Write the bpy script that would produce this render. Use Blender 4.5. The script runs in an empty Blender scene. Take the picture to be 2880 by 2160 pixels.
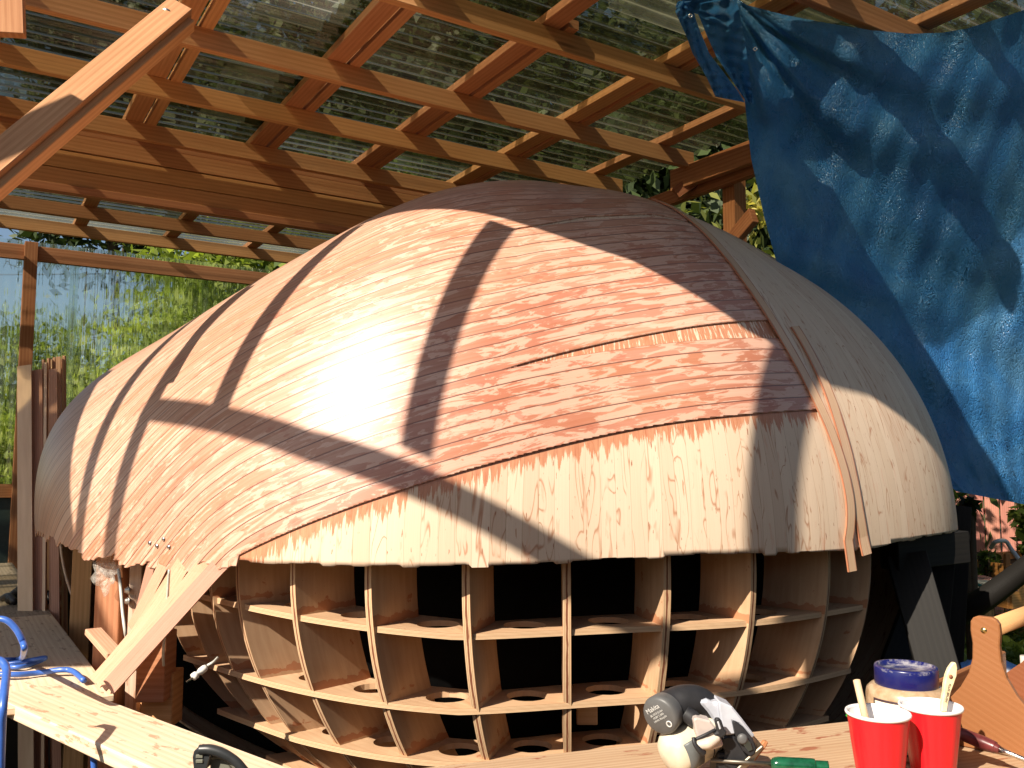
import bpy, bmesh, math, random
import numpy as np
from mathutils import Vector, Matrix
random.seed(7); rng=np.random.default_rng(11)
CAMZ=1.4
F=2483.; CX=1440.; CY=1080.; PIT=math.atan(232/2483.)
# ---------------------------------------------------------------- basics
def px(x,y,d):
    "a point at depth d (metres forward) on the sight line of photo pixel x,y; heights are relative to eye level"
    u=(x-CX)/F; v=-(y-CY)/F; c,s=math.cos(PIT),math.sin(PIT)
    r=np.array([u,c-v*s,s+v*c]); return r*d/r[1]
def onz(x,y,z):
    r=px(x,y,1.0); return r*z/r[2]
def V(p): return Vector((float(p[0]),float(p[1]),float(p[2])+CAMZ))
SC=bpy.context.scene; COL=SC.collection
dA=np.array([.8462,.5329,0]); dB=np.array([-.5329,.8462,0])
def ab(a,b,z): return dA*a+dB*b+np.array([0,0,z])
def thing(name,label,cat,loc=None,group=None):
    o=bpy.data.objects.new(name,None); COL.objects.link(o); o.empty_display_size=.1
    if loc is not None: o.location=V(loc)
    o['label']=label; o['category']=cat
    if group: o['group']=group
    return o
def tag(o,label,cat,group=None):
    o['label']=label; o['category']=cat
    if group: o['group']=group
    return o
def link(name,me,mat,parent=None):
    o=bpy.data.objects.new(name,me); COL.objects.link(o)
    if mat:
        for m in (mat if isinstance(mat,(list,tuple)) else [mat]): me.materials.append(m)
    if parent is not None:
        o.parent=parent; o.matrix_parent_inverse=Matrix.Translation(parent.location).inverted()
        if parent.parent is not None: o.matrix_parent_inverse=Matrix.Identity(4)
    return o
def mesh(name,verts,faces,uvs=None,smooth=False,rel=True):
    "verts relative to eye; uvs: per vertex (n,2)"
    v=np.asarray(verts,float).reshape(-1,3).copy()
    if rel: v[:,2]+=CAMZ
    me=bpy.data.meshes.new(name); me.from_pydata(v.tolist(),[],faces); me.update()
    if uvs is not None:
        l=me.uv_layers.new(name='UVMap'); idx=np.empty(len(me.loops),int); me.loops.foreach_get('vertex_index',idx)
        l.data.foreach_set('uv',np.asarray(uvs,float)[idx].ravel())
    if smooth: me.polygons.foreach_set('use_smooth',[True]*len(me.polygons))
    return me
def bev(o,w=.002,seg=1):
    m=o.modifiers.new('b','BEVEL'); m.width=w; m.segments=seg; m.limit_method='ANGLE'; m.angle_limit=math.radians(40); return o
def board_data(p0,p1,w,h,up=(0,0,1),V0=None,F0=None,U0=None):
    "a board from p0 to p1 (centre lines); w across, h along up"
    p0=np.asarray(p0,float); p1=np.asarray(p1,float); d=p1-p0; L=np.linalg.norm(d); d/=L
    up=np.asarray(up,float); s=np.cross(d,up); s/=np.linalg.norm(s); u=np.cross(s,d)
    v=[];f=[];uv=[];off=random.random()*7
    def quad(a,b,c,e,l0,l1,wv,vo):
        i=len(v); v.extend([a,b,c,e]); f.append((i,i+1,i+2,i+3)); uv.extend([(l0+off,vo),(l1+off,vo),(l1+off,vo+wv),(l0+off,vo+wv)])
    c=lambda t,i,j: p0+d*L*t+s*(w/2*i)+u*(h/2*j)
    quad(c(0,-1,-1),c(1,-1,-1),c(1,1,-1),c(0,1,-1),0,L,w,0+off)
    quad(c(0,1,1),c(1,1,1),c(1,-1,1),c(0,-1,1),0,L,w,.3+off)
    quad(c(0,1,-1),c(1,1,-1),c(1,1,1),c(0,1,1),0,L,h,.6+off)
    quad(c(0,-1,1),c(1,-1,1),c(1,-1,-1),c(0,-1,-1),0,L,h,.9+off)
    quad(c(0,-1,-1),c(0,1,-1),c(0,1,1),c(0,-1,1),0,w*.2,h,1.2+off)
    quad(c(1,1,-1),c(1,-1,-1),c(1,-1,1),c(1,1,1),0,w*.2,h,1.5+off)
    return v,f,uv
def weld(me):
    bm=bmesh.new(); bm.from_mesh(me); bmesh.ops.remove_doubles(bm,verts=bm.verts,dist=1e-5); bmesh.ops.recalc_face_normals(bm,faces=bm.faces); bm.to_mesh(me); bm.free(); return me
def board(name,p0,p1,w,h,mat,parent=None,up=(0,0,1),b=.0025):
    v,f,uv=board_data(p0,p1,w,h,up); o=link(name,weld(mesh(name,v,f,uv)),mat,parent)
    if b: bev(o,b)
    return o
def boards(name,lst,mat,parent=None):
    "several boards of one part as a single mesh"
    v=[];f=[];uv=[]
    for a in lst:
        v2,f2,u2=board_data(*a); n=len(v); v+=v2; uv+=u2; f+=[tuple(i+n for i in q) for q in f2]
    return bev(link(name,weld(mesh(name,v,f,uv)),mat,parent),.002)
def tube(name,pts,r,mat,parent=None,n=10,cap=True,smooth_path=True,flat=1.0):
    P=[np.asarray(p,float) for p in pts]
    if smooth_path and len(P)>2:
        Q=[]; E=[2*P[0]-P[1]]+P+[2*P[-1]-P[-2]]
        for i in range(1,len(E)-2):
            for k in range(8):
                t=k/8.; a,b,c,d=E[i-1],E[i],E[i+1],E[i+2]
                Q.append(.5*((2*b)+(-a+c)*t+(2*a-5*b+4*c-d)*t*t+(-a+3*b-3*c+d)*t**3))
        Q.append(P[-1]); rs=np.interp(np.linspace(0,1,len(Q)),np.linspace(0,1,len(P)),r if hasattr(r,'__len__') else [r]*len(P)); P=Q
    else: rs=np.interp(np.linspace(0,1,len(P)),np.linspace(0,1,len(P)),r if hasattr(r,'__len__') else [r]*len(P))
    v=[];f=[];uv=[];L=0; up=np.array([.1,.2,1.])
    for i,p in enumerate(P):
        t=P[min(i+1,len(P)-1)]-P[max(i-1,0)]; t=t/(np.linalg.norm(t)+1e-9)
        s=np.cross(t,up); s/=np.linalg.norm(s)+1e-9; w=np.cross(s,t); up=w
        if i: L+=np.linalg.norm(P[i]-P[i-1])
        for k in range(n):
            a=2*math.pi*k/n; v.append(p+(s*math.cos(a)+w*math.sin(a)*flat)*rs[i]); uv.append((L,k/n))
    for i in range(len(P)-1):
        for k in range(n):
            a=i*n+k; b=i*n+(k+1)%n; f.append((a,b,b+n,a+n))
    if cap: f.append(tuple(range(n-1,-1,-1))); f.append(tuple(range((len(P)-1)*n,len(P)*n)))
    return link(name,mesh(name,v,f,uv,True),mat,parent)
def lathe(name,c,prof,mat,parent=None,n=40,axis=(0,0,1),flute=0,nfl=12,smooth=True):
    "prof: list of (r,z)"
    ax=np.asarray(axis,float); ax/=np.linalg.norm(ax); t=np.array([1.,0,0]) if abs(ax[0])<.9 else np.array([0,1.,0])
    e1=np.cross(ax,t); e1/=np.linalg.norm(e1); e2=np.cross(ax,e1); v=[];f=[];uv=[]
    for j,(r,z) in enumerate(prof):
        for k in range(n):
            a=2*math.pi*k/n; rr=r*(1+flute*(math.cos(a*nfl)) ) if flute else r
            v.append(np.asarray(c)+ax*z+(e1*math.cos(a)+e2*math.sin(a))*rr); uv.append((k/n,j/len(prof)))
    for j in range(len(prof)-1):
        for k in range(n):
            a=j*n+k;b=j*n+(k+1)%n; f.append((a,b,b+n,a+n))
    o=link(name,mesh(name,v,f,uv,smooth),mat,parent); return o
def prism(name,pts,ext,mat,parent=None,b=.0015):
    "closed outline (3D, planar) pushed along ext"
    P=np.asarray(pts,float); n=len(P); v=list(P)+list(P+np.asarray(ext)); f=[tuple(range(n)),tuple(range(2*n-1,n-1,-1))]
    f+=[(i,i+n,(i+1)%n+n,(i+1)%n) for i in range(n)]
    c=P.mean(0); e1=P[1]-P[0]; e1/=np.linalg.norm(e1); nn=np.cross(e1,np.asarray(ext)); nn/=np.linalg.norm(nn)+1e-9
    uv=[((q-c)@e1,(q-c)@nn) for q in v]
    me=mesh(name,v,f,uv); bm=bmesh.new(); bm.from_mesh(me); bmesh.ops.recalc_face_normals(bm,faces=bm.faces); bm.to_mesh(me); bm.free()
    o=link(name,me,mat,parent)
    if b: bev(o,b)
    return o
def join_meshes(name,objs,parent=None):
    "merge freshly made helper objects that share a material into one mesh part"
    bm=bmesh.new(); mat=objs[0].data.materials[0]
    for o in objs:
        bm.from_mesh(o.data)
    me=bpy.data.meshes.new(name); bm.to_mesh(me); bm.free(); 
    for o in objs: bpy.data.objects.remove(o)
    return link(name,me,mat,parent)
# ---------------------------------------------------------------- materials
class NT:
    def __init__(s,name,rough=.6,spec=.3):
        s.m=bpy.data.materials.new(name); s.m.use_nodes=True; s.t=s.m.node_tree; s.n=s.t.nodes; s.p=s.n['Principled BSDF']; s.out=s.n['Material Output']
        s.p.inputs['Roughness'].default_value=rough; s.p.inputs['Specular IOR Level'].default_value=spec
    def a(s,t,**k):
        n=s.n.new(t)
        for kk,v in k.items():
            if hasattr(n,kk): setattr(n,kk,v)
        return n
    def l(s,a,b): s.t.links.new(a,b)
    def val(s,sock,v):
        if isinstance(v,(int,float,tuple,list)): sock.default_value=v if not isinstance(v,(tuple,list)) or len(v)!=3 or sock.type!='RGBA' else (*v,1)
        else: s.l(v,sock)
    def math(s,op,x,y=0.,z=None,clamp=False):
        n=s.a('ShaderNodeMath',operation=op); n.use_clamp=clamp; s.val(n.inputs[0],x); s.val(n.inputs[1],y)
        if z is not None: s.val(n.inputs[2],z)
        return n.outputs[0]
    def mix(s,f,a,b,mode='MIX'):
        n=s.a('ShaderNodeMixRGB',blend_type=mode); s.val(n.inputs[0],f); s.val(n.inputs[1],a); s.val(n.inputs[2],b); return n.outputs[0]
    def uv(s): return s.a('ShaderNodeTexCoord').outputs['UV']
    def obj(s): return s.a('ShaderNodeTexCoord').outputs['Object']
    def map(s,v,sc=(1,1,1),loc=(0,0,0),rot=(0,0,0)):
        n=s.a('ShaderNodeMapping'); s.l(v,n.inputs[0]); n.inputs['Scale'].default_value=sc; s.val(n.inputs['Location'],loc); n.inputs['Rotation'].default_value=rot; return n.outputs[0]
    def noise(s,v,sc=5,det=4,rough=.55,dist=0.,dim='3D'):
        n=s.a('ShaderNodeTexNoise'); n.noise_dimensions=dim; s.l(v,n.inputs['Vector']); n.inputs['Scale'].default_value=sc; n.inputs['Detail'].default_value=det; n.inputs['Roughness'].default_value=rough; n.inputs['Distortion'].default_value=dist; return n.outputs['Fac']
    def ramp(s,f,*st,interp='LINEAR'):
        n=s.a('ShaderNodeValToRGB'); n.color_ramp.interpolation=interp; s.l(f,n.inputs[0]); e=n.color_ramp.elements
        while len(e)<len(st): e.new(.5)
        for x,(p,c) in zip(e,st): x.position=p; x.color=(*c,1) if isinstance(c,tuple) else (c,c,c,1)
        return n.outputs[0]
    def rand(s): return s.a('ShaderNodeObjectInfo').outputs['Random']
    def sep(s,v):
        n=s.a('ShaderNodeSeparateXYZ'); s.l(v,n.inputs[0]); return n.outputs
    def comb(s,x,y,z=0.):
        n=s.a('ShaderNodeCombineXYZ'); s.val(n.inputs[0],x); s.val(n.inputs[1],y); s.val(n.inputs[2],z); return n.outputs[0]
    def white(s,w):
        n=s.a('ShaderNodeTexWhiteNoise'); n.noise_dimensions='1D'; s.val(n.inputs['W'],w); return n.outputs['Value']
    def bump(s,h,st=.3,d=.002):
        n=s.a('ShaderNodeBump'); s.l(h,n.inputs['Height']); n.inputs['Strength'].default_value=st; n.inputs['Distance'].default_value=d; s.l(n.outputs[0],s.p.inputs['Normal']); return n
    def col(s,c): s.val(s.p.inputs['Base Color'],c); return s
def plain(name,c,rough=.5,spec=.4,metal=0,nz=.12,sc=40):
    t=NT(name,rough,spec); o=t.obj(); f=t.noise(o,sc,4); d=tuple(x*(1-nz*2) for x in c)
    t.col(t.ramp(f,(.3,d),(.7,c))); t.p.inputs['Metallic'].default_value=metal; t.bump(f,.1,.001); return t.m
def wood(name,c1,c2,c3,rough=.65,grain=1.0,stain=None,knots=True,gloss=.25):
    "c1 light, c2 mid, c3 dark grain"
    t=NT(name,rough,gloss); uv=t.uv(); r=t.rand()
    off=t.comb(t.math('MULTIPLY',r,37.),t.math('MULTIPLY',r,11.),t.math('MULTIPLY',r,5.))
    w=t.map(uv,(1.2,14*grain,1),off)
    rings=t.a('ShaderNodeTexWave'); rings.wave_type='BANDS'; rings.bands_direction='Y'; t.l(w,rings.inputs[0]); rings.inputs['Scale'].default_value=1.1; rings.inputs['Distortion'].default_value=7; rings.inputs['Detail'].default_value=3; rings.inputs['Detail Scale'].default_value=.35
    fine=t.noise(t.map(uv,(6,260*grain,1),off),1,3)
    big=t.noise(t.map(uv,(1.5,6,1),off),1.6,4)
    c=t.ramp(rings.outputs['Fac'],(.1,c3),(.45,c2),(.95,c1))
    c=t.mix(.68,c,t.ramp(big,(.3,c2),(.7,c1)))
    c=t.mix(t.math('MULTIPLY',t.ramp(fine,(.35,1.),(.6,0.)),.35),c,c3)
    hv=t.a('ShaderNodeHueSaturation'); t.l(c,hv.inputs['Color']); t.l(t.math('MULTIPLY_ADD',r,.35,.82),hv.inputs['Value']); t.l(t.math('MULTIPLY_ADD',r,.02,.49),hv.inputs['Hue']); c=hv.outputs[0]
    if knots:
        vo=t.a('ShaderNodeTexVoronoi'); t.l(t.map(uv,(1.3,9,1),off),vo.inputs[0]); vo.inputs['Scale'].default_value=1.
        k=t.ramp(vo.outputs['Distance'],(.03,1.),(.1,0.)); c=t.mix(t.math('MULTIPLY',k,.6),c,tuple(x*.35 for x in c3))
    if stain:
        sn=t.noise(t.map(uv,(9,26,1),off),1.3,5,.6); c=t.mix(t.ramp(sn,(.60,0.),(.63,stain[1])),c,stain[0])
    t.col(c); t.bump(t.math('ADD',t.math('MULTIPLY',fine,.6),t.math('MULTIPLY',rings.outputs['Fac'],.4)),.25,.0015); return t.m
M={}
M['frame']=wood('framing_fir',(.60,.31,.15),(.52,.24,.105),(.36,.145,.058))
M['brace']=wood('brace_fir',(.62,.35,.17),(.54,.27,.12),(.38,.17,.07))
M['frame_red']=wood('cedar_post',(.50,.23,.11),(.40,.155,.065),(.24,.08,.032))
M['bench']=wood('bench_board',(.74,.58,.43),(.68,.50,.35),(.52,.33,.21),stain=((.30,.13,.06),.55))
M['greyed_ply']=wood('grey_ply',(.45,.36,.27),(.36,.28,.2),(.22,.16,.11),stain=((.12,.09,.07),.6))
M['table']=wood('table_ply',(.58,.43,.27),(.50,.35,.20),(.34,.2,.1),grain=1.6,stain=((.26,.08,.04),.85))
M['veneer']=wood('veneer_strip',(.66,.40,.27),(.57,.31,.2),(.40,.18,.1),grain=2,knots=False)
M['pale']=wood('pale_stick',(.78,.62,.4),(.74,.56,.34),(.6,.42,.23),knots=False,rough=.5)
M['tote']=wood('tote_plywood',(.27,.11,.042),(.26,.10,.038),(.245,.092,.034),knots=False,grain=2,rough=.45,gloss=.4)
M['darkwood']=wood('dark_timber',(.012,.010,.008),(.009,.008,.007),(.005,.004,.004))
M['fence']=wood('red_fence',(.50,.22,.17),(.42,.17,.13),(.3,.1,.08))
M['bed']=wood('orange_bed',(.62,.28,.1),(.5,.2,.07),(.34,.12,.04))
# plywood with lamination on edge faces comes through UV: v<0 => edge
def ply(name):
    t=NT(name,.7,.2); uv=t.uv(); sx=t.sep(uv); r=t.rand(); off=t.comb(t.math('MULTIPLY',r,31.),t.math('MULTIPLY',r,17.))
    g=t.noise(t.map(uv,(5,60,1),off),1,4); b=t.noise(t.map(uv,(7,5,1),off),1,3)
    c=t.ramp(g,(.3,(.46,.28,.16)),(.7,(.58,.385,.235))); c=t.mix(.3,c,t.ramp(b,(.3,(.40,.22,.11)),(.7,(.60,.41,.25))))
    st=t.noise(t.map(uv,(13,13,1),off),1,5,.6)
    m=t.ramp(st,(.66,0.),(.675,1.)); c=t.mix(t.math('MULTIPLY',m,.75),c,(.36,.13,.06))
    # resin fillet along joints: attribute 'res' 0..1
    at=t.a('ShaderNodeAttribute'); at.attribute_name='res'
    rm=t.math('GREATER_THAN',t.math('ADD',at.outputs['Fac'],t.math('MULTIPLY',t.math('SUBTRACT',t.noise(t.map(uv,(22,22,1),off),1,4),.5),.9)),.62)
    c=t.mix(t.math('MULTIPLY',rm,.8),c,(.40,.16,.075))
    # screw holes
    vo=t.a('ShaderNodeTexVoronoi'); t.l(t.map(uv,(11,11,1),off),vo.inputs[0]); c=t.mix(t.ramp(vo.outputs['Distance'],(.035,1.),(.05,0.)),c,(.05,.025,.015))
    t.col(c); t.bump(g,.2,.001); return t.m
M['ply']=ply('mould_plywood')
def plyedge():
    t=NT('plywood_edge',.7,.2); uv=t.uv(); s=t.sep(uv)
    lam=t.math('FRACT',t.math('MULTIPLY',s[1],5.)); n=t.noise(t.map(uv,(14,3,1)),1,4)
    c=t.ramp(lam,(.0,(.35,.18,.08)),(.14,(.62,.43,.26)),(.62,(.66,.47,.29)),(.75,(.34,.17,.08)),(1.,(.5,.3,.15)))
    md=t.ramp(t.math('ABSOLUTE',t.math('SUBTRACT',t.math('ADD',s[1],t.math('MULTIPLY',t.math('SUBTRACT',n,.5),.5)),.5)),(.09,1.),(.16,0.))
    at=t.a('ShaderNodeAttribute'); at.attribute_name='mid'
    c=t.mix(t.math('MULTIPLY',t.math('MULTIPLY',md,at.outputs['Fac']),.95),c,(.17,.05,.025))
    t.col(c); t.bump(lam,.2,.001); return t.m
M['edge']=plyedge()
# ================================================================ HULL FORM
C0=np.array([.22,3.6])
PL=np.array([(-2.25,4.2),(-2.1,3.75),(-1.8,3.3),(-1.36,2.86),(-.82,2.58),(-.24,2.47),(.27,2.53),(.75,2.70),(1.2,2.95),(1.55,3.25),(1.8,3.65),(1.85,4.1),(1.5,4.6),(.6,4.95),(-.6,5.0),(-1.6,4.85),(-2.15,4.6)])
_an=np.arctan2(PL[:,1]-C0[1],PL[:,0]-C0[0]); _ra=np.hypot(*(PL-C0).T); _K=5
def _bas(a): a=np.asarray(a); return np.stack([np.ones_like(a)]+[f(k*a) for k in range(1,_K+1) for f in (np.cos,np.sin)],-1)
_co=np.linalg.solve(_bas(_an).T@_bas(_an)+np.diag([0]+[k**3*.0004 for k in range(1,_K+1) for _ in (0,1)]),_bas(_an).T@_ra)
ZC=-.3
HP=[0.1003,0.9851,4.0474,2.4297,1.4143,0.9705,0.069,-0.0072,3.0629,-0.0291]
WC=np.array([[-1.917,3.544,-0.213],[-1.903,3.544,-0.113],[-1.863,3.545,0.027],[-1.788,3.53,0.165],[-1.64,3.421,0.284],[-1.46,3.394,0.448],[-1.185,3.352,0.621],[-0.914,3.296,0.745],[-0.586,3.241,0.869],[-0.255,3.187,0.97],[0.096,3.292,1.065],[0.514,3.366,1.04],[0.977,3.494,0.915],[1.361,3.54,0.653],[1.609,3.588,0.361],[1.727,3.574,0.069],[1.777,3.573,-0.213]])
WW=np.array([-0.0962,-0.0216,0.0714,0.0856,-0.0223,-0.0673,0.0232,-0.019,-0.0128,0.0728,-0.04,0.028,-0.0372,0.0013,0.0081,0.0051,0.0002])
def _base(a,t):
    m1,k1,p1,a1,H,e0,k2,m2,a2,k3=HP
    w=(np.clip((1+np.cos(a-a1))/2,0,1))**p1; w2=(np.clip((1+np.cos(a-a2))/2,0,1))**6
    R=(_bas(a)@_co)*(1-m1*w-m2*w2); e=e0+k1*w+k3*w2
    c=np.clip(np.cos(t),1e-6,1); s=np.sin(np.clip(2*t,0,3.1416))
    lw=np.clip((-(np.mod(a,2*math.pi)-2*math.pi)-math.radians(135))/math.radians(30),0,1)*(np.mod(a,2*math.pi)>math.pi)  # left end, below the sheer, narrows faster
    r=R*np.where(t>=0,c**e*(1+k2*w2*s*s),c**(1+.6*lw)); z=ZC+np.where(t>=0,H,1.15)*np.sin(t)
    return np.stack([C0[0]+r*np.cos(a),C0[1]+r*np.sin(a),z],-1)
def S(a,t,off=0.,lean=0.):
    a,t=np.broadcast_arrays(np.asarray(a,float),np.asarray(t,float)); P=_base(a,t); h=1e-3
    n=np.cross(_base(a+h,t)-_base(a-h,t),_base(a,t+h)-_base(a,t-h)); n/=np.linalg.norm(n,axis=-1,keepdims=True)+1e-12
    d2=((P[...,None,:]-WC)**2).sum(-1); return P+n*((np.exp(-d2/.55**2)@WW)+off)[...,None]
def proj(P):
    P=np.asarray(P,float); c,s=math.cos(PIT),math.sin(PIT); Y=P[...,1]*c+P[...,2]*s; Z=-P[...,1]*s+P[...,2]*c
    return np.stack([CX+F*P[...,0]/Y,CY-F*Z/Y],-1)
_gA,_gT=np.meshgrid(np.radians(np.linspace(-205,20,900)),np.radians(np.linspace(-50,88,460))); _gP=S(_gA,_gT); _gQ=proj(_gP)
_gN=np.cross(np.gradient(_gP,axis=1),np.gradient(_gP,axis=0)); _gF=(_gN*_gP).sum(-1)<0
def on_hull(x,y):
    d=(_gQ[...,0]-x)**2+(_gQ[...,1]-y)**2+np.where(_gF,0,1e6); i=np.unravel_index(d.argmin(),d.shape); return _gA[i],_gT[i]
# lower edge of the diagonal planking
Q0=[(2300,1152),(2240,1156),(2100,1162),(1970,1180),(1845,1202),(1641,1237),(1448,1281),(1249,1341),(1124,1381),(1000,1426),(820,1500),(650,1574)]
q0at=np.array([on_hull(*p) for p in Q0]); q0a=q0at[:,0]; q0t=q0at[:,1]
def smooth_poly(x,y,xi,deg=4):
    c=np.polyfit(x,y,deg); return np.polyval(c,xi)
def t0(a): return smooth_poly(q0a,q0t,np.clip(a,q0a.min(),q0a.max()+.02))
aq=np.linspace(q0a.max(),q0a.min(),160); CQ=S(aq,t0(aq))
TIP=np.array([-1.22,2.56,-.62])
def extend(p,q,n,L): d=(q-p)/np.linalg.norm(q-p); return [q+d*L*(i+1)/n for i in range(n)]
ext_r=extend(CQ[8],CQ[0],40,1.5)[::-1]; 
e0=CQ[-1]; ext_l=[e0+(TIP-e0)*(i+1)/60*1.2+np.array([0,.25,0])*((i/60.)**2) for i in range(60)]
ext_r=[p+np.array([0,.5,-.02])*((i/40.)**2) for i,p in zip(range(40,0,-1),ext_r)]
CQ=np.array(ext_r+list(CQ)+ext_l); _l=np.r_[0,np.cumsum(np.linalg.norm(np.diff(CQ,axis=0),axis=1))]; _u=np.arange(0,_l[-1],.012); CQ=np.stack([np.interp(_u,_l,CQ[:,k]) for k in range(3)],-1)
_k=np.exp(-.5*(np.arange(-36,37)/12.)**2); _k/=_k.sum(); _pd=np.pad(CQ,((36,36),(0,0)),mode='reflect',reflect_type='odd'); CQ=np.stack([np.convolve(_pd[:,k],_k,'valid') for k in range(3)],-1)
CL=np.r_[0,np.cumsum(np.linalg.norm(np.diff(CQ,axis=0),axis=1))]
def pq(P):
    "plank coordinates of surface points: p metres along, q planks up from the lower edge"
    sh=P.shape[:-1]; X=P.reshape(-1,3); p=np.empty(len(X)); q=np.empty(len(X))
    for i in range(0,len(X),4000):
        D=((X[i:i+4000,None]-CQ[None])**2).sum(-1); j=D.argmin(1); 
        # refine on segment
        best=np.full(len(j),1e9); bp=np.zeros(len(j))
        for dj in (-1,0):
            k=np.clip(j+dj,0,len(CQ)-2); A=CQ[k]; B=CQ[k+1]; AB=B-A; u=np.clip(((X[i:i+4000]-A)*AB).sum(1)/(AB*AB).sum(1),0,1)
            dd=np.linalg.norm(X[i:i+4000]-(A+AB*u[:,None]),axis=1); m=dd<best; best=np.where(m,dd,best); bp=np.where(m,CL[k]+u*(CL[k+1]-CL[k]),bp)
        p[i:i+4000]=bp; q[i:i+4000]=best
    R=1.35; q=2*R*np.arcsin(np.clip(q/(2*R),0,.999))/.043
    return p.reshape(sh),q.reshape(sh)
# bottom edge of the planking (pixels -> t of a)
BE=[(100,1459),(174,1504),(250,1545),(330,1560),(500,1580),(640,1580),(830,1590),(1200,1590),(1500,1588),(1700,1575),(2000,1560),(2300,1550),(2450,1545),(2600,1510),(2680,1495)]
be=np.array([on_hull(*p) for p in BE]); _o=np.argsort(be[:,0]); be=be[_o]
def tb(a): return np.where((a>be[0,0])&(a<be[-1,0]),np.interp(a,be[:,0],be[:,1]),np.radians(2.))
# cover strip centre line
STR=[(1850,562),(1925,618),(1992,680),(2100,800),(2195,930),(2262,1050),(2310,1170),(2345,1300),(2372,1420),(2388,1520)]
sa=np.array([on_hull(*p) for p in STR])
def a_strip(t): return np.interp(t,sa[::-1,1],sa[::-1,0])
def delta(a): # the open wedge between two runs of planks
    a0=on_hull(1408,1058)[0]; a1=sa[4,0]; return 1.75*np.clip((a-a0)/(a1-a0),0,1.2)**.8
def hsh(i): return np.mod(np.sin(np.asarray(i)*127.1+3.3)*43758.5453,1.)
def clip_mesh(V0,Fq,attrs,fval):
    "cut polygons by fval>=0 with exact crossings; attrs: list of per-vertex arrays"
    V0=[tuple(v) for v in V0]; At=[list(a) for a in attrs]; f=fval; cache={}; out=[]
    keepall=(f[Fq]>=0).all(1); anyk=(f[Fq]>=0).any(1); out=[tuple(q) for q in Fq[keepall]]
    def cut(i,j):
        k=(i,j) if i<j else (j,i)
        if k in cache: return cache[k]
        u=f[i]/(f[i]-f[j]); V0.append(tuple(V0[i][c]+(V0[j][c]-V0[i][c])*u for c in range(3)))
        for A in At: A.append(A[i]+(A[j]-A[i])*u)
        cache[k]=len(V0)-1; return cache[k]
    for q in Fq[anyk&~keepall]:
        r=[]
        for m in range(4):
            i,j=q[m],q[(m+1)%4]
            if f[i]>=0: r.append(i)
            if (f[i]>=0)!=(f[j]>=0): r.append(cut(i,j))
        if len(r)>2: out.append(tuple(r))
    used=sorted({i for q in out for i in q}); mp={o:n for n,o in enumerate(used)}
    return [V0[i] for i in used],[tuple(mp[i] for i in q) for q in out],[[A[i] for i in used] for A in At]
def gridq(na,nt):
    i=np.arange((nt-1)*na).reshape(nt-1,na); i=i[:,:-1]; return np.stack([i,i+1,i+1+na,i+na],-1).reshape(-1,4)
hull=thing('boat_hull','egg-shaped wooden boat hull half planked with thin cedar strips over a plywood frame grid','boat hull',(.22,3.6,-1.38))
# ---- arc length round the hull for the vertical strips
_aa=np.linspace(math.radians(-270),math.radians(90),2000); _PP=S(_aa,np.zeros(2000)+.05); _ss=np.r_[0,np.cumsum(np.linalg.norm(np.diff(_PP,axis=0),axis=1))]
def sarc(a): return np.interp(a,_aa,_ss)/.047
# ---- inner planking
na,nt=900,150
A,T=np.meshgrid(np.radians(np.linspace(-270,90,na)),np.radians(np.r_[np.linspace(-60,-3,24),np.linspace(-2,90,nt-24)]))
P=S(A,T); sq=sarc(A); p_,q_=pq(P); sign=np.where((A>q0a.min())&(A<q0a.max()+.9),np.sign(T-np.interp(A,aq[::-1],t0(aq)[::-1])),1.); q_=q_*sign; q_=np.where(A>a_strip(T)+.02,-9.,q_)
strip=np.floor(sq+.08*np.sin(T*6)); rag=np.radians(.05+.35*hsh(strip)*(hsh(strip+9)>.6)+.22*hsh(strip*3+1))
front=(A>math.radians(-190))&(A<math.radians(8))
f=np.where(front,T-(tb(A)-rag+np.radians(.3)),T-np.radians(-58))  # unseen far side carried low to keep the interior dark
v,fc,at=clip_mesh(P.reshape(-1,3),gridq(na,nt),[sq.ravel(),T.ravel(),q_.ravel(),p_.ravel()],f.ravel())
me=mesh('inner_planking',v,fc,np.stack([np.array(at[0]),np.array(at[1])*1.3],-1),True)
for nm,k in (('q',2),('p',3)):
    b=me.attributes.new(nm,'FLOAT','POINT'); b.data.foreach_set('value',at[k])
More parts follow.
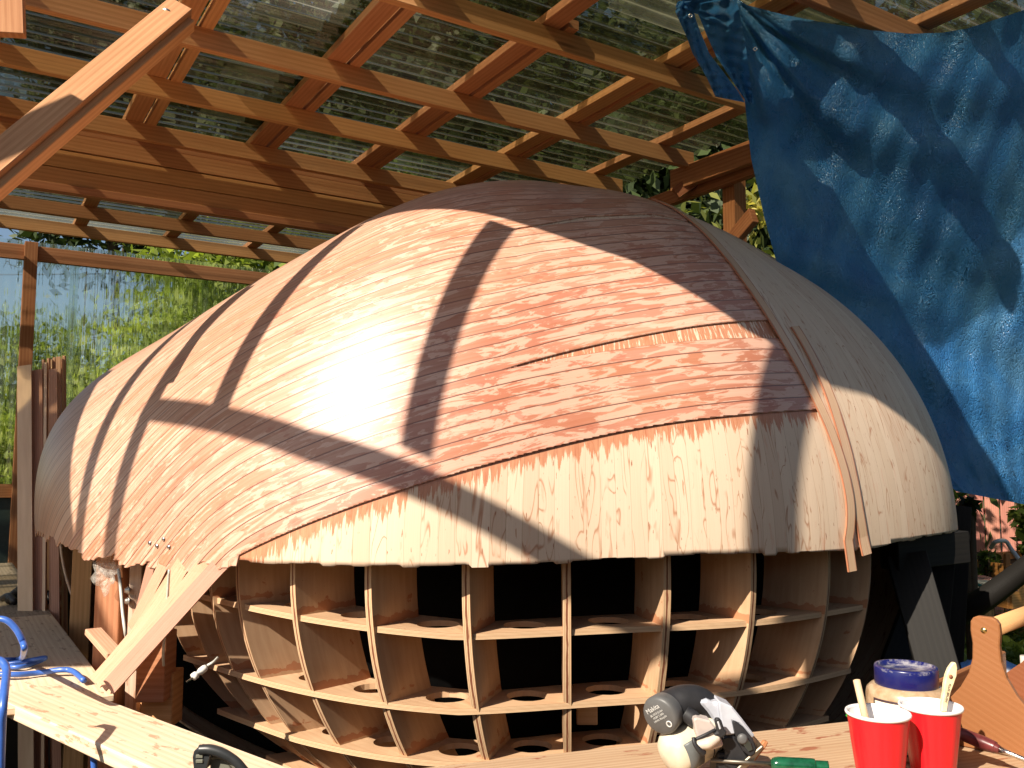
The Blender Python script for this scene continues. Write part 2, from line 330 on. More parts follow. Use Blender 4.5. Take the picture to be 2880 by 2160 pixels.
def inner_mat():
    t=NT('inner_veneer',.5,.35); uv=t.uv(); s=t.sep(uv); wob=t.math('MULTIPLY',t.math('SUBTRACT',t.noise(t.map(uv,(.35,1.5,1)),1,2),.5),.5)
    u=t.math('ADD',s[0],wob); idx=t.math('FLOOR',u); fr=t.math('FRACT',u); rn=t.white(idx)
    geo=t.comb(t.math('MULTIPLY_ADD',idx,3.7,t.math('MULTIPLY',fr,.9)),t.math('MULTIPLY_ADD',s[1],1.,t.math('MULTIPLY',rn,9)))
    cath=t.noise(t.map(geo,(.75,3.1,1)),1.,2,.45,1.1)
    lines=t.math('FRACT',t.math('MULTIPLY',cath,5.))
    c=t.ramp(rn,(0.,(.67,.51,.37)),(.5,(.74,.585,.44)),(1.,(.63,.46,.33)))
    gl=t.ramp(lines,(0.,1.),(.10,.0),(.93,0.),(1.,1.))
    gm=t.ramp(t.noise(t.map(geo,(.6,2.,1)),1.3,3),(.44,0.),(.52,1.))
    c=t.mix(t.math('MULTIPLY',t.math('MULTIPLY',gl,gm),.85),c,(.40,.17,.085))
    fine=t.noise(t.map(uv,(55,2.5,1)),1,3); c=t.mix(t.math('MULTIPLY',t.ramp(fine,(.4,1.),(.6,0.)),.16),c,(.4,.24,.13))
    # small resin drips and spots
    sp=t.noise(t.map(uv,(6.5,22,1)),1,3,.5); c=t.mix(t.ramp(sp,(.69,0.),(.70,.9)),c,(.30,.10,.045))
    dp=t.noise(t.map(uv,(3.1,5.5,1),(4,2,0)),1,4,.6); c=t.mix(t.ramp(dp,(.675,0.),(.69,.8)),c,(.42,.16,.07))
    sl=t.noise(t.map(uv,(2.2,7,1)),1,5,.6); c=t.mix(t.ramp(sl,(.62,0.),(.64,.35)),c,(.62,.30,.19))
    qa=t.a('ShaderNodeAttribute'); qa.attribute_name='q'; pa=t.a('ShaderNodeAttribute'); pa.attribute_name='p'; qq=qa.outputs['Fac']
    dr=t.noise(t.comb(t.math('MULTIPLY',s[0],3.6),t.math('MULTIPLY',s[1],.8)),1,5,.7); dr2=t.noise(t.comb(t.math('MULTIPLY',s[0],1.1),0.),1,2)
    edge=t.math('MULTIPLY_ADD',dr,-5.0,t.math('MULTIPLY_ADD',dr2,-2.6,3.0))   # drips hang lower where negative
    m=t.math('MULTIPLY',t.math('GREATER_THAN',qq,edge),t.math('GREATER_THAN',8.4,qq))
    inn=t.noise(t.comb(t.math('MULTIPLY',s[0],5.),t.math('MULTIPLY',s[1],14.)),1,4)
    up=t.math('MULTIPLY',t.math('GREATER_THAN',qq,3.),t.math('GREATER_THAN',inn,.56)); m=t.math('MULTIPLY',m,t.math('SUBTRACT',1.,up))
    c=t.mix(t.math('MULTIPLY',m,.85),c,t.ramp(inn,(.3,(.42,.13,.06)),(.7,(.56,.24,.12))))
    seam=t.math('MAXIMUM',t.ramp(fr,(0.,1.),(.035,0.)),t.ramp(fr,(.965,0.),(1.,1.)))
    c=t.mix(t.math('MULTIPLY',seam,t.math('MULTIPLY_ADD',rn,.4,.25)),c,(.33,.17,.08))
    t.col(c); t.val(t.p.inputs['Roughness'],t.ramp(m,(0.,.5),(1.,.25)))
    t.bump(t.math('SUBTRACT',t.math('MULTIPLY',rn,.5),seam),.25,.0015); return t.m
o=link('inner_planking',me,inner_mat(),hull); sm=o.modifiers.new('s','SOLIDIFY'); sm.thickness=.009; sm.offset=-1
# ---- diagonal planking
na,nt=760,420
A,T=np.meshgrid(np.radians(np.linspace(-262,-38,na)),np.radians(np.r_[np.linspace(-7,88,nt)]))
P=S(A,T); p_,q_=pq(P); sign=np.where(A>q0a.min(),np.sign(T-np.interp(A,aq[::-1],t0(aq)[::-1])+1e-9),1.); q_=q_*sign
P=S(A,T,.0055)
d=delta(A); jit=.0
qe=np.where(q_>6+d,q_-d,q_)   # plank index above the wedge
w1=np.maximum(6-q_,q_-(6+d))   # >0 outside the wedge
w1=np.where(d<.02,1.,w1)
# narrow open seam high up
us=[on_hull(*p) for p in ((1368,669),(1467,646),(1646,617),(1845,609))]; us=sorted(us); uA=np.array([u[0] for u in us]); uT=np.array([u[1] for u in us])
gapw=np.radians(.55)*np.clip((A-uA[0])/(uA[-1]-uA[0])*2.5,0,1); w2=np.where((A>uA[0]),np.abs(T-np.interp(A,uA,uT))-gapw,1.)
pl=np.floor(qe); 
left=(A<q0a.min()+.02)
f_low=np.where(left,T-(tb(A)-np.radians(1.1)+np.radians(2.2)*(.6*(hsh(np.floor(qe*3))-.5)+.5*(hsh(pl)-.5))),(T-np.interp(A,aq[::-1],t0(aq)[::-1])))
f_str=(a_strip(T)-A)*1.0
f=np.minimum.reduce([f_low,f_str,w1*.05,w2])
v,fc,at=clip_mesh(P.reshape(-1,3),gridq(na,nt),[p_.ravel(),qe.ravel(),A.ravel()],f.ravel())
me=mesh('diagonal_planking',v,fc,np.stack([at[0],at[1]],-1),True)
def outer_mat():
    t=NT('diagonal_veneer',.42,.4); uv=t.uv(); s=t.sep(uv); idx=t.math('FLOOR',s[1]); fr=t.math('FRACT',s[1]); rn=t.white(idx); ob=t.obj(); so=t.sep(ob)
    g=t.comb(t.math('MULTIPLY_ADD',rn,20.,s[0]),t.math('MULTIPLY_ADD',idx,2.3,fr))
    fine=t.noise(t.map(g,(2.,26,1)),1,4); cath=t.noise(t.map(g,(1.4,1.6,1)),1,2,.5,.4); lines=t.math('FRACT',t.math('MULTIPLY',cath,8.))
    lx=t.math('MULTIPLY_ADD',so[0],-.9,t.math('MULTIPLY_ADD',so[2],.9,-1.51),clamp=True)   # timber batch: tan veneers toward the left end, redder ones to the right
    red=t.ramp(rn,(0.,(.50,.20,.115)),(.35,(.60,.30,.21)),(.7,(.48,.19,.125)),(1.,(.63,.36,.25)))
    tan=t.ramp(rn,(0.,(.60,.37,.24)),(.35,(.68,.46,.33)),(.7,(.56,.33,.21)),(1.,(.70,.49,.36)))
    base=t.mix(lx,red,tan)
    base=t.mix(t.math('MULTIPLY',t.ramp(fine,(.35,1.),(.62,0.)),.4),base,(.40,.17,.085))
    base=t.mix(t.math('MULTIPLY',t.ramp(lines,(0.,1.),(.15,0.)),.3),base,(.42,.18,.09))
    # long colour streaks along the strips
    sk=t.noise(t.comb(t.math('MULTIPLY',s[0],1.1),t.math('MULTIPLY',s[1],3.3)),1.,6,.65); base=t.mix(t.math('MULTIPLY',t.ramp(sk,(.48,0.),(.62,1.)),.75),base,(.43,.17,.085))
    wet=t.noise(t.map(ob,(1,1,1),(3,1,2)),1.6,4,.6); base=t.mix(t.math('MULTIPLY',t.ramp(wet,(.47,0.),(.6,1.)),t.math('MULTIPLY_ADD',lx,-.3,.55)),base,(.42,.13,.07))
    # glue smears and pale filler, heavier on the right
    pn=t.noise(t.comb(t.math('MULTIPLY',s[0],8.),t.math('MULTIPLY_ADD',rn,13.,t.math('MULTIPLY',s[1],1.7))),1.,8,.66,.9)
    th=t.math('MULTIPLY_ADD',lx,.07,.49); pm=t.ramp(t.math('SUBTRACT',pn,th),(0.,0.),(.025,1.))
    base=t.mix(t.math('MULTIPLY',pm,.62),base,t.ramp(fine,(.3,(.68,.43,.31)),(.7,(.76,.52,.40))))
    rd=t.noise(t.comb(t.math('MULTIPLY',s[0],10.),t.math('MULTIPLY',s[1],.9)),1,4,.6); base=t.mix(t.ramp(rd,(.62,0.),(.64,.55)),base,(.42,.13,.075))
    # staple marks
    st=t.a('ShaderNodeTexVoronoi'); st.feature='F1'; t.l(t.comb(t.math('MULTIPLY',s[0],16.),t.math('MULTIPLY',s[1],2.)),st.inputs[0])
    base=t.mix(t.ramp(st.outputs['Distance'],(.03,.6),(.05,0.)),base,(.34,.14,.08))
    seam=t.math('MAXIMUM',t.ramp(fr,(0.02,1.),(.07,0.)),t.ramp(fr,(.95,0.),(.99,1.)))
    base=t.mix(t.math('MULTIPLY',seam,t.math('MULTIPLY_ADD',t.white(t.math('ADD',idx,.5)),.4,.6)),base,(.13,.045,.028))
    f3=t.math('FRACT',t.math('MULTIPLY',s[1],3.)); sm3=t.math('MAXIMUM',t.ramp(f3,(0.03,1.),(.2,0.)),t.ramp(f3,(.85,0.),(.99,1.))); lw3=t.math('MULTIPLY_ADD',so[0],-1.6,-.95,clamp=True)
    base=t.mix(t.math('MULTIPLY',t.math('MULTIPLY',sm3,lw3),t.math('MULTIPLY_ADD',t.white(t.math('FLOOR',t.math('MULTIPLY',s[1],3.))),.6,.2)),base,(.24,.10,.05))
    t.col(base); t.val(t.p.inputs['Roughness'],t.ramp(t.noise(ob,5,4),(.3,.32),(.7,.48)))
    lap=t.math('MULTIPLY_ADD',fr,-.5,t.math('MULTIPLY',rn,.7)); t.bump(t.math('SUBTRACT',t.math('ADD',lap,t.math('MULTIPLY',fine,.15)),t.math('MULTIPLY',seam,1.2)),.35,.0022)
    t.p.inputs['Coat Weight'].default_value=.9; t.p.inputs['Coat Roughness'].default_value=.42
    return t.m
M['outer']=outer_mat()
o=link('diagonal_planking',me,M['outer'],hull); sm=o.modifiers.new('s','SOLIDIFY'); sm.thickness=.005; sm.offset=-1
# ---- long plank tails that run on past the sheer down to the bench
def ribbon(name,C,W,N,th,mat,parent,uvo=(0,0)):
    "C centre points, W half-width vectors, N normals"
    v=[];uv=[];f=[];L=0
    for i,(c,w,n) in enumerate(zip(C,W,N)):
        if i: L+=np.linalg.norm(C[i]-C[i-1])
        for sgn,nn in ((-1,0),(1,0),(1,-1),(-1,-1)): v.append(c+w*sgn+n*nn*th); uv.append((L+uvo[0],uvo[1]+(.04 if sgn<0 else .96)))
    for i in range(len(C)-1):
        for k in range(4): a=i*4+k;b=i*4+(k+1)%4; f.append((a,a+4,b+4,b))
    f.append((0,1,2,3)); k=(len(C)-1)*4; f.append((k+3,k+2,k+1,k))
    return link(name,weld(mesh(name,v,f,uv)),mat,parent)
M['tail']=wood('tail_veneer',(.60,.36,.25),(.54,.29,.19),(.42,.19,.115),grain=1.2,knots=False,stain=((.40,.16,.09),.6))
def tail(x0,y0,x1,y1,zt,w=.024,k=0,push=.0,col='outer'):
    a,t=on_hull(x0,y0); a2,t2=on_hull(x0+60,y0-64); P1=S(a2,t2,.001); P2=S(a,t,.0035); h=.01
    n=np.cross(S(a+h,t)-S(a-h,t),S(a,t+h)-S(a,t-h)); n/=np.linalg.norm(n)
    dd=zt; E=px(x1,y1,dd); C=[P1,P2]
    for i in range(1,13):
        u=i/12; C.append(P2+(E-P2)*u+n*push*math.sin(u*math.pi))
    W=[];N=[]
    for i in range(len(C)):
        tg=C[min(i+1,len(C)-1)]-C[max(i-1,0)]; tg/=np.linalg.norm(tg); nn=n-tg*(n@tg); nn/=np.linalg.norm(nn); W.append(np.cross(tg,nn)*w); N.append(nn)
    o=ribbon('plank_tail',C,W,N,.005,M['tail'],hull,(2.3*k,k*1.0)); return o
tail(618,1594,304,1934,2.57,.027,1)
tail(572,1592,283,1926,2.60,.027,-2,push=-.01)
tail(520,1584,268,1918,2.64,.026,-3,push=-.02)
tail(524,1570,372,1800,2.74,.024,-4)
tail(470,1570,368,1770,2.78,.022,-5)
tail(432,1560,385,1745,2.84,.02,-6)
tail(338,1550,338,1618,2.98,.012,-8)
# ---- cover strips down the stem
def strip_ribbon(name,pts,w,off,mat,uvo,ext=None):
    at_=np.array([on_hull(*p) for p in pts]); k=np.linspace(0,len(pts)-1,60); ii=np.arange(len(pts))
    aa=np.polyval(np.polyfit(ii,at_[:,0],3),k) if len(pts)>5 else np.interp(k,ii,at_[:,0]); tt=np.polyval(np.polyfit(ii,at_[:,1],3),k) if len(pts)>5 else np.interp(k,ii,at_[:,1])
    C=list(S(aa,tt,off)); N=[]
    for a,t in zip(aa,tt):
        h=.01; n=np.cross(S(a+h,t)-S(a-h,t),S(a,t+h)-S(a,t-h)); N.append(n/np.linalg.norm(n))
    if ext:
        d=C[-1]-C[-3]; e_=px(2399,1607,C[-1][1]-.004)-C[-1] if ext>.05 else px(2440,1560,C[-1][1]-.002)-C[-1]; ext=np.linalg.norm(e_); d=e_; d/=np.linalg.norm(d); C.append(C[-1]+d*ext); N.append(N[-1])
    W=[]
    for i in range(len(C)):
        tg=C[min(i+1,len(C)-1)]-C[max(i-1,0)]; tg/=np.linalg.norm(tg); W.append(np.cross(tg,N[i])*w)
    return ribbon(name,C,W,N,.005,mat,hull,uvo)
def stripmat():
    t=NT('stem_strip',.45,.4); uv=t.uv(); s=t.sep(uv); g=t.noise(t.map(uv,(3,22,1)),1,4); c=t.ramp(g,(.3,(.56,.34,.2)),(.7,(.70,.47,.29)))
    e=t.math('ABSOLUTE',t.math('SUBTRACT',t.math('FRACT',s[1]),.5)); n=t.noise(t.map(uv,(9,3,1)),1,4)
    c=t.mix(t.ramp(t.math('ADD',e,t.math('MULTIPLY',t.math('SUBTRACT',n,.5),.35)),(.36,0.),(.40,.85)),c,(.38,.12,.055)); t.col(c); t.bump(g,.2,.001)
    t.p.inputs['Coat Weight'].default_value=.5; t.p.inputs['Coat Roughness'].default_value=.15; return t.m
M['strip']=stripmat()
strip_ribbon('stem_strip',STR,.022,.0135,M['strip'],(0,0),ext=.062)
strip_ribbon('stem_strip',[(x+36,y-10) for x,y in STR[4:]],.026,.0075,M['strip'],(3,1.0),ext=.02)
# ---- plywood frame grid
D=.22
def res_attr(me,vals,nm='res'):
    b=me.attributes.new(nm,'FLOAT','POINT'); b.data.foreach_set('value',[float(x) for x in vals])
RO=.085
SHZ=[-.475,-.695,-.865,-1.02]
def shz(k,x): return SHZ[k]+.10*max(0.,-.15-x)
def rib(adeg,main=True,two=False):
    a=math.radians(adeg); ts=np.radians(np.linspace(3.5,-58,44)); v=[];uv=[];f=[];res=[]; mi=[];mid=[]
    dirr=np.array([math.cos(a),math.sin(a),0.]); tang=np.array([-math.sin(a),math.cos(a),0.]); th=.012 if not two else .0125
    O=S(np.full(len(ts),a),ts,-RO)
    off=hsh(adeg)*5; n=6
    L=0
    for i,p in enumerate(O):
        if i: L+=np.linalg.norm(O[i]-O[i-1])
        zs=[shz(k,p[0]) for k in range(4)]; dz=min(abs(p[2]-z) if p[2]>z else 9 for z in zs)
        for side in (-1,1):
            for k in range(n):
                v.append(p-dirr*D*k/(n-1)+tang*side*th); uv.append((L+off,k/(n-1)*D+off+(0 if side<0 else 3))); res.append(max(0,1-dz/.07)*.9); mid.append(0)
    m=2*n
    for i in range(len(O)-1):
        for k in range(n-1):
            a0=i*m+k; f.append((a0,a0+m,a0+m+1,a0+1)); mi.append(0)
            b0=i*m+n+k; f.append((b0,b0+1,b0+m+1,b0+m)); mi.append(0)
        a0=i*m+n-1;b0=i*m+2*n-1; f.append((a0,a0+m,b0+m,b0)); mi.append(0)
    # edge facing out, own uv
    L=0; base=len(v)
    for i,p in enumerate(O):
        if i: L+=np.linalg.norm(O[i]-O[i-1])
        for side in (-1,1): v.append(p+tang*side*th); uv.append((L+off,0. if side<0 else 1.)); res.append(0); mid.append(1.)
    for i in range(len(O)-1):
        a0=base+i*2; f.append((a0,a0+1,a0+3,a0+2)); mi.append(1)
    me=mesh('rib',v,f,uv); res_attr(me,res); res_attr(me,mid,'mid')
    o=link('rib',me,[M['ply'],M['edge']],hull); me.polygons.foreach_set('material_index',mi)
def rib_angle(x):
    aa=np.radians(np.linspace(-165,0,400)); q=proj(S(aa,np.full(400,-.03),-RO)); return math.degrees(np.interp(x,q[:,0],aa))
RIBS=[rib_angle(x) for x in (455,525,591,668,823,1035,1310,1594,1877,2120,2332,2449)]
for r_ in RIBS: rib(r_)
def shelf(k):
    v=[];uv=[];f=[];res=[];mid=[];mi=[]; th=.0085
    for j in range(len(RIBS)-1):
        a0,a1=RIBS[j],RIBS[j+1]
        a0r,a1r=math.radians(a0),math.radians(a1); ks=np.linspace(a0r,a1r,7)
        def outer(a):
            # t for this z
            z=SHZ[k]; 
            for _ in range(3):
                t=math.asin(max(-.95,min(0,(z-ZC)/1.15))); p=S(a,t,-RO-.010); z=shz(k,p[0])
            return np.array([p[0],p[1],z])
        OO=[outer(a) for a in ks]; dirs=[np.array([math.cos(a),math.sin(a),0]) for a in ks]
        am=.5*(a0r+a1r); Pm=outer(am); dm=np.array([math.cos(am),math.sin(am),0]); tm=np.array([-math.sin(am),math.cos(am),0])
        w=np.linalg.norm(OO[-1]-OO[0]); hr=min(.064,w*.26); hc=Pm-dm*.118
        # boundary loop, pulled in by rib half thickness
        loop=[]
        for i,(p,d) in enumerate(zip(OO,dirs)): loop.append(p)
        for i in range(6,-1,-1): loop.append(OO[i]-dirs[i]*D)
        # resample boundary densely
        B=[]
        for i in range(len(loop)):
            p,q=loop[i],loop[(i+1)%len(loop)]; m=max(1,int(np.linalg.norm(q-p)/.03)); B+=[p+(q-p)*s/m for s in range(m)]
        hole=hsh(j*1.7+k)>-1 and w>.15
        nb=len(B); base=len(v); off=hsh(j*3.1+k)*9
        def addv(p,u,r,md=0): v.append(p); uv.append(u); res.append(r); mid.append(md)
        for lay in (0,1):
            for p in B:
                rr=abs((p-hc)@tm)/(w/2); addv(p+np.array([0,0,-2*th*lay]),((p-Pm)@tm+off,(p-Pm)@dm+off),.25 if rr>.9 else 0)
        for lay in (0,1):
            for p in B:
                d=(p-hc); ang=math.atan2(d@dm,d@tm); c=hc+(tm*math.cos(ang)+dm*math.sin(ang))*(hr if hole else .001); addv(c+np.array([0,0,-2*th*lay]),((c-Pm)@tm+off,(c-Pm)@dm+off),0)
        for i in range(nb):
            i2=(i+1)%nb
            f.append((base+i,base+i2,base+2*nb+i2,base+2*nb+i)); mi.append(0)
            f.append((base+nb+i2,base+nb+i,base+3*nb+i,base+3*nb+i2)); mi.append(0)
            f.append((base+2*nb+i,base+2*nb+i2,base+3*nb+i2,base+3*nb+i)); mi.append(0)
        eb=len(v); L=0
        for i,p in enumerate(OO):
            if i: L+=np.linalg.norm(OO[i]-OO[i-1])
            addv(p+dirs[i]*.0005,(L+off,1.),0,.15); addv(p+dirs[i]*.0005+np.array([0,0,-2*th]),(L+off,0.),0,.15)
        for i in range(6): f.append((eb+2*i,eb+2*i+2,eb+2*i+3,eb+2*i+1)); mi.append(1)
    me=mesh('shelf_ring',v,f,uv); res_attr(me,res); res_attr(me,mid,'mid'); o=link('shelf_ring',me,[M['ply'],M['edge']],hull); me.polygons.foreach_set('material_index',mi)
    bm=bmesh.new(); bm.from_mesh(me); bmesh.ops.recalc_face_normals(bm,faces=bm.faces); bm.to_mesh(me); bm.free()
for k in range(4): shelf(k)
# black sheet added inside the grid to stand in for interior shade
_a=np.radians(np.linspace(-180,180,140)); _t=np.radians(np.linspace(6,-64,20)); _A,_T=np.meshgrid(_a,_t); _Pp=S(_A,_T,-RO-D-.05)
link('shade_liner',mesh('shade_liner',_Pp.reshape(-1,3),[tuple(q) for q in gridq(140,20)],None,True),plain('shade_black',(.006,.006,.006),.9,.05),hull)
# screws on the plank ends (left)
for x,y in ((429,1530),(448,1534),(467,1519),(482,1540)):
    a,t=on_hull(x,y); P1=S(a,t,.009); n=P1-S(a,t,0); lathe('screw',P1,[(.0001,.002),(.006,.0015),(.0065,0)],plain('zinc',(.5,.5,.48),.35,.5,1),hull,12,n)
# ================================================================ SHELTER
def clear_mat(name,tint,dust,dustcol,gl=.5,refr=0.):
    t=NT(name); n=t.n; tr=t.a('ShaderNodeBsdfTransparent'); tr.inputs[0].default_value=(*tint,1)
    g=t.a('ShaderNodeBsdfGlossy'); g.inputs['Roughness'].default_value=.12; g.inputs[0].default_value=(.9,.95,.9,1)
    df=t.a('ShaderNodeBsdfDiffuse'); tl=t.a('ShaderNodeBsdfTranslucent'); ob=t.obj()
    dn=t.noise(ob,1.7,5,.6); dc=t.ramp(dn,(.3,tuple(x*.7 for x in dustcol)),(.7,dustcol)); t.l(dc,df.inputs[0]); t.l(dc,tl.inputs[0])
    m0=t.a('ShaderNodeMixShader'); m0.inputs[0].default_value=.5; t.l(df.outputs[0],m0.inputs[1]); t.l(tl.outputs[0],m0.inputs[2])
    fr=t.a('ShaderNodeFresnel'); fr.inputs[0].default_value=1.5; m1=t.a('ShaderNodeMixShader'); t.l(t.math('MULTIPLY',fr.outputs[0],gl),m1.inputs[0]); 
    if refr:
        rf=t.a('ShaderNodeBsdfRefraction'); rf.inputs['IOR'].default_value=1.10; rf.inputs['Roughness'].default_value=.07; rf.inputs[0].default_value=(*tint,1); mr=t.a('ShaderNodeMixShader'); mr.inputs[0].default_value=refr; t.l(tr.outputs[0],mr.inputs[1]); t.l(rf.outputs[0],mr.inputs[2]); tr=mr
    t.l(tr.outputs[0],m1.inputs[1]); t.l(g.outputs[0],m1.inputs[2])
    lw=t.a('ShaderNodeLayerWeight'); lw.inputs[0].default_value=.35
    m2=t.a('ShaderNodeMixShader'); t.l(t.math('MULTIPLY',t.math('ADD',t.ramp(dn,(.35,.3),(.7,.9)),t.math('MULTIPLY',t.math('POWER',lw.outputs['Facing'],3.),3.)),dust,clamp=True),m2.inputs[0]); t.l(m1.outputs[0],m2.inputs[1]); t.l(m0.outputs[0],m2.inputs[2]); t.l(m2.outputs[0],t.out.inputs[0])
    return t.m
M['roof_a']=clear_mat('clear_roof_shaded',(.48,.46,.34),.05,(.38,.31,.17),.7,.45)  # sheet versions: dust and tint varied to mimic shaded and sunlit roof
M['roof_b']=clear_mat('clear_roof_dusty_lit',(.52,.53,.42),.11,(.46,.41,.28),1.0,.45)
M['roof_c']=clear_mat('clear_roof_pale_lit',(.6,.62,.55),.34,(.60,.60,.50),1.4)
M['wallc']=clear_mat('clear_wall',(.9,.95,.9),.12,(.70,.74,.62),1.0,.6)
def corrugated(name,O,L,Wd,length,width,pitch,amp,mat,parent,seg=10,nl=2):
    "O corner, L unit along the flutes, Wd unit across"
    L=np.asarray(L,float);Wd=np.asarray(Wd,float);N=np.cross(L,Wd); n=int(width/pitch*seg); v=[];f=[]
    for j in range(nl):
        for i in range(n+1):
            u=i/n*width; v.append(np.asarray(O)+L*length*j/(nl-1)+Wd*u+N*amp*math.sin(2*math.pi*u/pitch))
    for j in range(nl-1):
        for i in range(n): a=j*(n+1)+i; f.append((a,a+1,a+n+2,a+n+1))
    return link(name,mesh(name,v,f,None,True),mat,parent)
shed=thing('timber_shelter','timber-framed lean-to shelter of orange fir rafters roofed in clear corrugated plastic','shelter',ab(-1,6,-1.4))
FR=M['frame']; ZR=1.745   # rafter centre height (underside 1.70)
raf=[(2.86,1.02,3.56,0),(3.62,-3.4,3.50,0),(4.21,-3.6,3.46,0),(4.83,-3.9,3.42,0),(6.62,-4.2,3.4,-.0),(7.17,-4.6,3.4,-.0),(2.05,1.7,5.0,0)]
for b,a0,a1,dz in raf: board('rafter',ab(a0,b,ZR+dz),ab(a1,b,ZR+dz),.038,.09,FR,shed)
board('rafter',ab(.05,2.86,ZR),ab(1.016,2.86,ZR),.038,.09,FR,shed)
# the deep built-up beam of stacked boards
for k,(z,h,o_) in enumerate(((1.746,.086,.0),(1.66,.088,0),(1.565,.092,.004),(1.468,.092,-.003))):
    board('beam_board',ab(-4.0,4.95+o_,z),ab(3.4,4.95+o_,z),.04,h,FR,shed)
board('beam_board',ab(-4.0,4.93,1.405),ab(3.4,4.93,1.405),.06,.04,FR,shed)
# purlins laid flat on the rafters, split in lengths so that they do not line up perfectly
ZP=1.79+.0195
pur=[-3.2,-2.56,-1.93,-1.28,-.62,.03,.70,1.345,1.975,2.625,3.27]
for i,a in enumerate(pur):
    b0=3.1 if a<.9 else 1.9
    if a>2: b0=1.6
    board('purlin',ab(a,b0,ZP),ab(a+.012,7.45,ZP),.088,.038,FR,shed)
    if i in (6,7,8,9):
        board('purlin',ab(a+.0905,b0+ (0 if i!=8 else .9),ZP-.002),ab(a+.09,5.0,ZP-.002),.05,.040,FR,shed)
for a in (3.95,4.6): board('purlin',ab(a,1.4,ZP),ab(a,3.2,ZP),.088,.038,FR,shed)
# roof sheets, flutes along the rafters
b=1.62; i=0; PT=.084
while b<7.5:
    for k,(a0,a1) in enumerate(((-4.6,-1.30),(-1.42,1.35),(1.22,3.62))):
        if b<3.0 and k<2: continue
        if b<2.9: a1=5.4
        mt=[M['roof_a'],M['roof_a'],M['roof_b']][int(hsh(i*3.3+k*7.7)*2.99)] if b<5 else [M['roof_c'],M['roof_c'],M['roof_c'],M['roof_b']][int(hsh(i*1.3+k*5.7)*3.99)]  # rear rows paler, skylight put into the sheet colour
        if b<5 and k==2 and i%3==1: mt=M['roof_a']
        corrugated('roof_sheet',ab(a0,b,1.84+.004*(k%2)+.002*(i%2)),dA,dB,a1-a0,PT*8,PT,.014,mt,shed)
    b+=PT*7; i+=1
# short pale sheets added to stand in for sunlit patches on the dusty roof
for a0,b0,l,w in ((.95,3.0,.34,.53),(.98,3.66,.30,.5),(1.0,4.27,.3,.46),(2.15,2.2,.9,.5)):
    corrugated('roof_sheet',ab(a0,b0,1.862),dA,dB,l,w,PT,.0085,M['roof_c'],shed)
# right end header, post and bracing
board('header',ab(3.47,3.75,1.655),ab(3.50,2.95,1.655),.042,.125,M['frame_red'],shed)
board('header',ab(3.55,5.0,1.60),ab(3.56,3.2,1.60),.042,.09,M['frame_red'],shed)
def post(x,y,zt,w,h,mat,zb=-1.4,name='post',yaw=None): 
    return board(name,np.array([x,y,zb]),np.array([x,y,zt]),w,h,mat,shed,up=dB)
p=px(2062,430,4.86); post(p[0],p[1],1.69,.095,.09,M['frame_red'])
board('knee_brace',px(2040,700,4.80),px(2120,605,4.55),.04,.09,M['frame_red'],shed)
board('knee_brace',px(1900,545,4.95),px(2050,440,4.93),.04,.07,M['frame_red'],shed)
# diagonal brace upper left with bolt
b1=px(500,28,3.02); b2=px(-90,520,2.45)
board('brace',b1+(b1-b2)*.02,b2,.088,.038,M['brace'],shed,up=np.array([-.1,-1,-.45]))
board('brace',b1+(b1-b2)*.02+np.array([.03,.02,-.052]),b2+np.array([.03,.02,-.052]),.03,.05,M['brace'],shed,up=np.array([-.1,-1,-.45]))
q=px(468,38,2.985); lathe('bolt',q,[(.0001,.010),(.008,.010),(.009,.004),(.018,.004),(.018,0)],plain('zinc2',(.5,.48,.45),.35,.5,1),shed,16,(.1,-.8,-.6))
board('hanger',px(25,-60,2.9),px(30,100,2.9),.04,.09,FR,shed,up=(1,.3,0))
# roof members over and behind the viewer whose shadows fall on the hull
ZF=1.79
def fb(p0,p1,w=.09,h=.04): board('rafter',np.array([*p0,ZF]),np.array([*p1,ZF]),w,h,FR,shed)
fb((-.83,1.80),(-1.64,.72),.078,.03); fb((-1.30,2.12),(-2.20,1.06),.085,.03); fb((-1.86,2.02),(-3.0,.74),.075,.03); fb((-2.15,2.14),(-3.3,.7),.07,.03)
fb((-.10,1.58),(-1.35,-.05),.10,.03); fb((-2.50,1.36),(-1.93,.765),.095,.035); fb((-1.94,.775),(-.9,.06),.10,.035)
# unseen panels added overhead to shade the hull and cut sky fill
poly=[(-1.35,2.12),(-1.0,1.91),(-.78,1.79),(-.52,1.69),(-.33,1.46),(-.15,1.41),(.03,1.53),(.28,1.60),(.66,1.72),(.70,2.7),(.2,2.72),(-.9,2.6)]
prism('shade_panel',[np.array([x,y,1.83]) for x,y in poly],(0,0,.012),M['greyed_ply'],shed)
prism('shade_panel',[np.array([x,y,1.83]) for x,y in [(-2.70,2.30),(-2.83,1.75),(-2.97,1.42),(-3.05,1.22),(-3.12,1.0),(-3.3,.5),(-4.4,.4),(-4.4,2.6),(-3.2,2.7)]],(0,0,.012),M['greyed_ply'],shed)
prism('shade_panel',[np.array([x,y,1.83]) for x,y in [(.6,1.35),(.5,-2.6),(4.6,-2.6),(4.6,1.4)]],(0,0,.012),M['greyed_ply'],shed)
board('fill_blocker',np.array([-3.5,-2.7,-.25]),np.array([4.6,-2.7,-.25]),.05,2.3,M['darkwood'],shed)  # unseen walls added behind and beside the viewer to cut sky fill
board('fill_blocker',np.array([4.62,-2.7,-.25]),np.array([4.62,1.0,-.25]),.05,2.3,M['darkwood'],shed)
